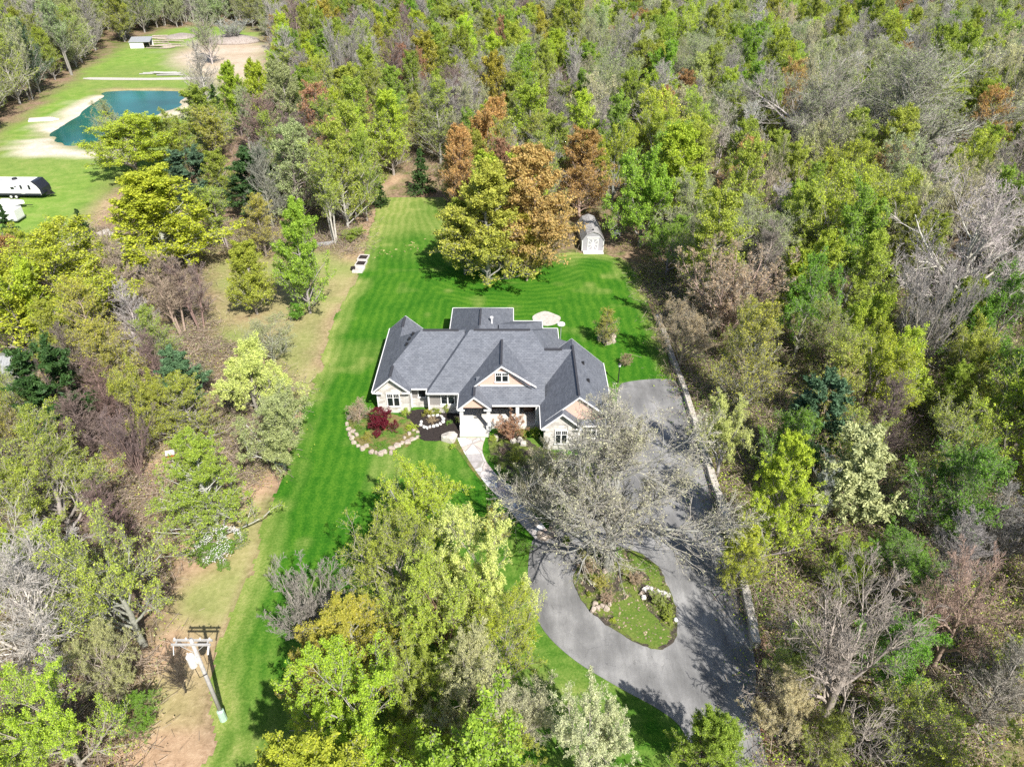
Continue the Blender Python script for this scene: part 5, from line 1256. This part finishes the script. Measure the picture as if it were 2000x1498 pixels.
KEEP = [(330, 1230, 480, 1440), (400, 900, 620, 1498), (1300, 1100, 1480, 1498), (-50, 345, 165, 425), (0, 215, 400, 330), (180, 70, 500, 170), (1275, 610, 1340, 760), (1380, 900, 1420, 1000), (1400, 1000, 1450, 1130), (1430, 1120, 1490, 1300), (1110, 400, 1240, 520), (410, 490, 450, 700), (640, 470, 720, 560), (330, 470, 430, 490), (275, 510, 310, 560), (320, 890, 370, 930), (350, 1070, 480, 1240), (1330, 745, 1380, 900)]
def covers(x, y, H, W):
    px, py1, d = pix(x, y, H); _, py0, _ = pix(x, y, H * 0.2); hw = W * 0.42 * FOC / d
    return any(px + hw > a and px - hw < c_ and py0 > b and py1 < e for a, b, c_, e in KEEP)
HANDN = np.array([(t[0], t[1], t[2]) for t in TREES])
fill = []
for x, y in sorted(cand, key=lambda c: math.hypot(*c)):
    if abs(x) > y * 0.78 + 16: continue
    if not free(x, y, 2.2): continue
    dd_ = np.hypot(HANDN[:, 0] - x, HANDN[:, 1] - y)
    if (dd_ < np.maximum(2.2, HANDN[:, 2] * 0.62 + 0.8)).any(): continue
    zn = zone_of(x, y); mx = MIX[zn]
    c = random.choices(mx, [m[4] for m in mx])[0]
    H = {'near_right': (8, 14), 'near_left': (7, 11), 'far_right': (11, 17), 'far_left': (13, 18), 'behind': (12, 17)}[zn]
    H = random.uniform(*H)
    W = H * {'oval': 0.58, 'spread': 0.78, 'column': 0.42, 'vase': 0.7}[c[0]] * random.uniform(0.85, 1.15)
    if covers(x, y, H, W): continue
    if x > 8 and y < 60 and any(poly_sd(np.array([[x - 0.477 * H * k_, y + 0.879 * H * k_]]), DRIVE)[0] > 0 for k_ in (0.45, 0.7, 0.95)): continue
    fill.append((x, y, H, W, c, zn))
N_IND = 300 - len(HAND) - 4
for x, y, H, W, c, zn in fill[:N_IND]:
    dens = c[1]
    word = ('bare ' + {'grey': 'grey', 'tan': 'tan', 'plum': 'purplish', 'white': 'whitish'}[c[3]]) if dens == 0 else {1: 'sparse ', 2: 'leafy ', 3: 'dense '}[dens] + COLW[c[2]]
    lab = f'{word} {SHAPEW[c[0]]} tree {PLACE[zn]}'
    tree(x, y, H, W, c[0], dens, c[2], c[3], lab, group=f'{word} {SHAPEW[c[0]]} trees {PLACE[zn]}')

# far woods: one mass of crowns too far off to tell apart, the shared tree meshes set on points
def far_mat(name, attr, transl):
    k = NT(name, 0.8, 0.15); a = k.n('ShaderNodeAttribute', attribute_name=attr, attribute_type='INSTANCER')
    t = k.attr('tint').outputs['Fac']
    v = k.n('ShaderNodeMapRange'); v.inputs[3].default_value = 0.62; v.inputs[4].default_value = 1.38; k.l(t, v.inputs[0])
    c = a.outputs['Color']
    if transl:
        hsv = k.n('ShaderNodeHueSaturation'); k.l(v.outputs[0], hsv.inputs['Value']); k.l(c, hsv.inputs['Color']); c = hsv.outputs[0]
        tr = k.n('ShaderNodeBsdfTranslucent'); k.l(c, tr.inputs['Color'])
        mx = k.n('ShaderNodeMixShader'); mx.inputs[0].default_value = transl
        k.l(k.b.outputs[0], mx.inputs[1]); k.l(tr.outputs[0], mx.inputs[2]); k.l(mx.outputs[0], k.t.nodes['Material Output'].inputs['Surface'])
    k.color(c); return k.m
MF_LEAF, MF_WOOD = far_mat('far_leaf', 'lc', 0.4), far_mat('far_bark', 'bc', 0)
def far_proto(shape, var, dens):
    wood, crown = proto(shape, var, dens)
    bm = bmesh.new(); bm.from_mesh(crown)
    if dens == 0:
        for f in bm.faces: f.material_index = 1
    n = len(bm.faces); bm.from_mesh(wood); bm.faces.ensure_lookup_table()
    for f in bm.faces[n:]: f.material_index = 1
    me = bpy.data.meshes.new(f'far_{shape}'); bm.to_mesh(me); bm.free()
    me.materials.append(MF_LEAF); me.materials.append(MF_WOOD)
    return bpy.data.objects.new('far_tree_shape', me)
far = fill[N_IND:]
keys = sorted({(f[4][0], f[4][1]) for f in far})
PK = [(s_, v_, d_) for s_, d_ in keys for v_ in (0, 2)]
woods_me = bpy.data.meshes.new('woods')
woods_me.vertices.add(len(far))
idx, sc_, rot_, lc_, bc_ = [], [], [], [], []
for x, y, H, W, c, zn in far:
    idx.append(PK.index((c[0], random.choice((0, 2)), c[1]))); sc_ += [W / WIDTH[c[0]] * 1.1, W / WIDTH[c[0]] * 1.1, H / 12 * random.uniform(0.9, 1.3)]
    rot_ += [0, 0, random.uniform(0, 6.28)]
    a_ = random.uniform(0.85, 1.18); lc_ += [v_ * a_ * random.uniform(0.92, 1.08) for v_ in LC[c[2]]] + [1]; a_ = random.uniform(0.8, 1.2); bc_ += [v_ * a_ for v_ in BC[c[3]]] + [1]
woods_me.vertices.foreach_set('co', np.array([(f[0], f[1], -0.1) for f in far], np.float32).ravel())
woods_me.attributes.new('pick', 'INT', 'POINT').data.foreach_set('value', np.array(idx, np.int32))
woods_me.attributes.new('size', 'FLOAT_VECTOR', 'POINT').data.foreach_set('vector', np.array(sc_, np.float32))
woods_me.attributes.new('turn', 'FLOAT_VECTOR', 'POINT').data.foreach_set('vector', np.array(rot_, np.float32))
for nm, arr in (('lc', lc_), ('bc', bc_)): woods_me.attributes.new(nm, 'FLOAT_COLOR', 'POINT').data.foreach_set('color', np.array(arr, np.float32))
wo = bpy.data.objects.new('woods', woods_me); COL.objects.link(wo)
tag(wo, 'far mixed spring woods of bare, olive and lime crowns merging into one mass', 'woods', kind='stuff')
gn = bpy.data.node_groups.new('woods_on_points', 'GeometryNodeTree')
gn.interface.new_socket('Geometry', in_out='INPUT', socket_type='NodeSocketGeometry'); gn.interface.new_socket('Geometry', in_out='OUTPUT', socket_type='NodeSocketGeometry')
gi, go = gn.nodes.new('NodeGroupInput'), gn.nodes.new('NodeGroupOutput'); jn = gn.nodes.new('GeometryNodeJoinGeometry')
def named(n, t):
    x = gn.nodes.new('GeometryNodeInputNamedAttribute'); x.data_type = t; x.inputs['Name'].default_value = n
    return next(o_ for o_ in x.outputs if o_.enabled and o_.name == 'Attribute')
pk, sz_, tn = named('pick', 'INT'), named('size', 'FLOAT_VECTOR'), named('turn', 'FLOAT_VECTOR')
for i_, key in enumerate(PK):
    oi_ = gn.nodes.new('GeometryNodeObjectInfo'); oi_.inputs['Object'].default_value = far_proto(*key)
    cmp_ = gn.nodes.new('FunctionNodeCompare'); cmp_.data_type = 'INT'; cmp_.operation = 'EQUAL'
    ai = [q for q in cmp_.inputs if q.enabled]; gn.links.new(pk, ai[0]); ai[1].default_value = i_
    ip = gn.nodes.new('GeometryNodeInstanceOnPoints')
    gn.links.new(gi.outputs[0], ip.inputs['Points']); gn.links.new(cmp_.outputs[0], ip.inputs['Selection']); gn.links.new(oi_.outputs['Geometry'], ip.inputs['Instance'])
    gn.links.new(sz_, ip.inputs['Scale']); gn.links.new(tn, ip.inputs['Rotation']); gn.links.new(ip.outputs[0], jn.inputs[0])
gn.links.new(jn.outputs[0], go.inputs[0])
mod = wo.modifiers.new('woods', 'NODES'); mod.node_group = gn

# undergrowth on the forest floor: leaves of low plants, fallen sticks
def scatter_under(name, n_clump, region, seed, label, cat, greens, stick=0.25):
    r = np.random.default_rng(seed); Vs, Cs = [], []
    k = 0
    while k < n_clump:
        y = r.uniform(region[2], region[3]); x = r.uniform(region[0], region[1])
        if abs(x) > y * 0.78 + 12: k += 0.2; continue
        if not free(x, y, 0.6): k += 0.2; continue
        k += 1
        n = int(r.integers(80, 240)); rad = r.uniform(0.5, 1.8)
        p = np.array([x, y, 0]) + r.normal(0, 1, (n, 3)) * np.array([rad, rad, 0.01]); p[:, 2] = np.abs(r.normal(0, 0.45 * rad ** 0.5, n)) * r.uniform(0.4, 1.2)
        nm = r.normal(0, 1, (n, 3)); nm[:, 2] = np.abs(nm[:, 2]) + 0.5; nm = unit(nm)
        ax = unit(np.cross(nm, r.normal(0, 1, (n, 3)))); ay = np.cross(nm, ax)
        s = r.uniform(0.04, 0.095, (n, 1)); ax, ay = ax * s, ay * s * 0.7
        col = np.array(LC[greens[r.integers(0, len(greens))]])[None] * r.uniform(0.65, 1.25, (n, 1))
        V = np.stack([p - ax, p - ay, p + ax, p + ay], 1)
        ns = int(n * stick); kk = slice(0, ns)
        d = r.normal(0, 1, (ns, 3)) * np.array([1, 1, 0.45]); d = unit(d) * r.uniform(0.2, 0.8, (ns, 1)); sd_ = unit(np.cross(d, r.normal(0, 1, (ns, 3)))) * 0.016
        V[kk] = np.stack([p[kk] - d - sd_, p[kk] - d + sd_, p[kk] + d + sd_, p[kk] + d - sd_], 1); V[kk, :, 2] = np.abs(V[kk, :, 2]) + 0.02
        col[kk] = np.array([0.38, 0.31, 0.25])[None] * r.uniform(0.5, 1.3, (ns, 1))
        Vs.append(V.reshape(-1, 3)); Cs.append(col)
    V = np.concatenate(Vs); o = link_mesh(name, np_mesh(name, V, np.arange(len(V)).reshape(-1, 4), {'col': np.concatenate(Cs)}), M_FAR)
    return tag(o, label, cat, kind='stuff')
scatter_under('undergrowth', 4200, (8, 75, 18, 95), 31, 'fresh green and tan undergrowth with fallen sticks behind the driveway wall', 'undergrowth', ['olive', 'grass', 'lime', 'lime', 'grass', 'tan', 'olive'], 0.3)
scatter_under('undergrowth', 1500, (-80, -12, 18, 110), 32, 'low scrub and fallen sticks left of the bare strip', 'undergrowth', ['olive', 'tan', 'sage', 'tan', 'gold'], 0.5)
scatter_under('undergrowth', 900, (-70, 60, 95, 170), 33, 'low scrub under the trees beyond the rear lawn', 'undergrowth', ['olive', 'tan', 'olive', 'grass'], 0.4)

# pale dry clippings on the far lawn, fallen leaves and dandelions
def flecks(name, pixs, n, size, col, label, cat, up=0.05):
    r = np.random.default_rng(len(name) + n); Vs = []
    pl = pxpoly(pixs, 3); lo, hi = pl.min(0), pl.max(0)
    p = np.column_stack([r.uniform(lo[0], hi[0], n), r.uniform(lo[1], hi[1], n)]); p = p[poly_sd(p, pl) > 0]; m = len(p)
    p = np.column_stack([p, np.full(m, up)]); nm = unit(r.normal(0, 0.3, (m, 3)) + np.array([0, 0, 1]))
    ax = unit(np.cross(nm, r.normal(0, 1, (m, 3)))); ay = np.cross(nm, ax); s_ = size * r.uniform(0.4, 1.3, (m, 1)); ax, ay = ax * s_, ay * s_ * 0.6
    V = np.stack([p - ax, p - ay, p + ax, p + ay], 1).reshape(-1, 3)
    o = link_mesh(name, np_mesh(name, V, np.arange(len(V)).reshape(-1, 4), {'col': np.array(col)[None] * r.uniform(0.6, 1.2, (m, 1))}), M_FAR)
    return tag(o, label, cat, kind='stuff')
flecks('grass_clippings', [(715, 495), (760, 485), (840, 465), (850, 480), (770, 503), (720, 503)], 90, 0.26, (0.50, 0.44, 0.20), 'pale dry grass clippings strewn in a line across the far lawn', 'clippings')
flecks('fallen_leaves', [(1122, 1105), (1168, 1080), (1260, 1090), (1318, 1180), (1318, 1240), (1280, 1262), (1168, 1205), (1122, 1142)], 700, 0.10, (0.42, 0.33, 0.24), 'dry fallen leaves scattered on the driveway island', 'fallen leaves', 0.18)
flecks('fallen_leaves', [(960, 860), (1190, 890), (1195, 925), (1080, 1015), (1030, 985), (985, 930)], 500, 0.09, (0.40, 0.34, 0.24), 'dry fallen leaves on the dark bed before the garage', 'fallen leaves', 0.13)
flecks('fallen_leaves', [(1470, 1290), (1500, 1300), (1540, 1498), (1480, 1498)], 900, 0.10, (0.30, 0.16, 0.10), 'reddish leaf litter beside the driveway mouth', 'fallen leaves', 0.04)
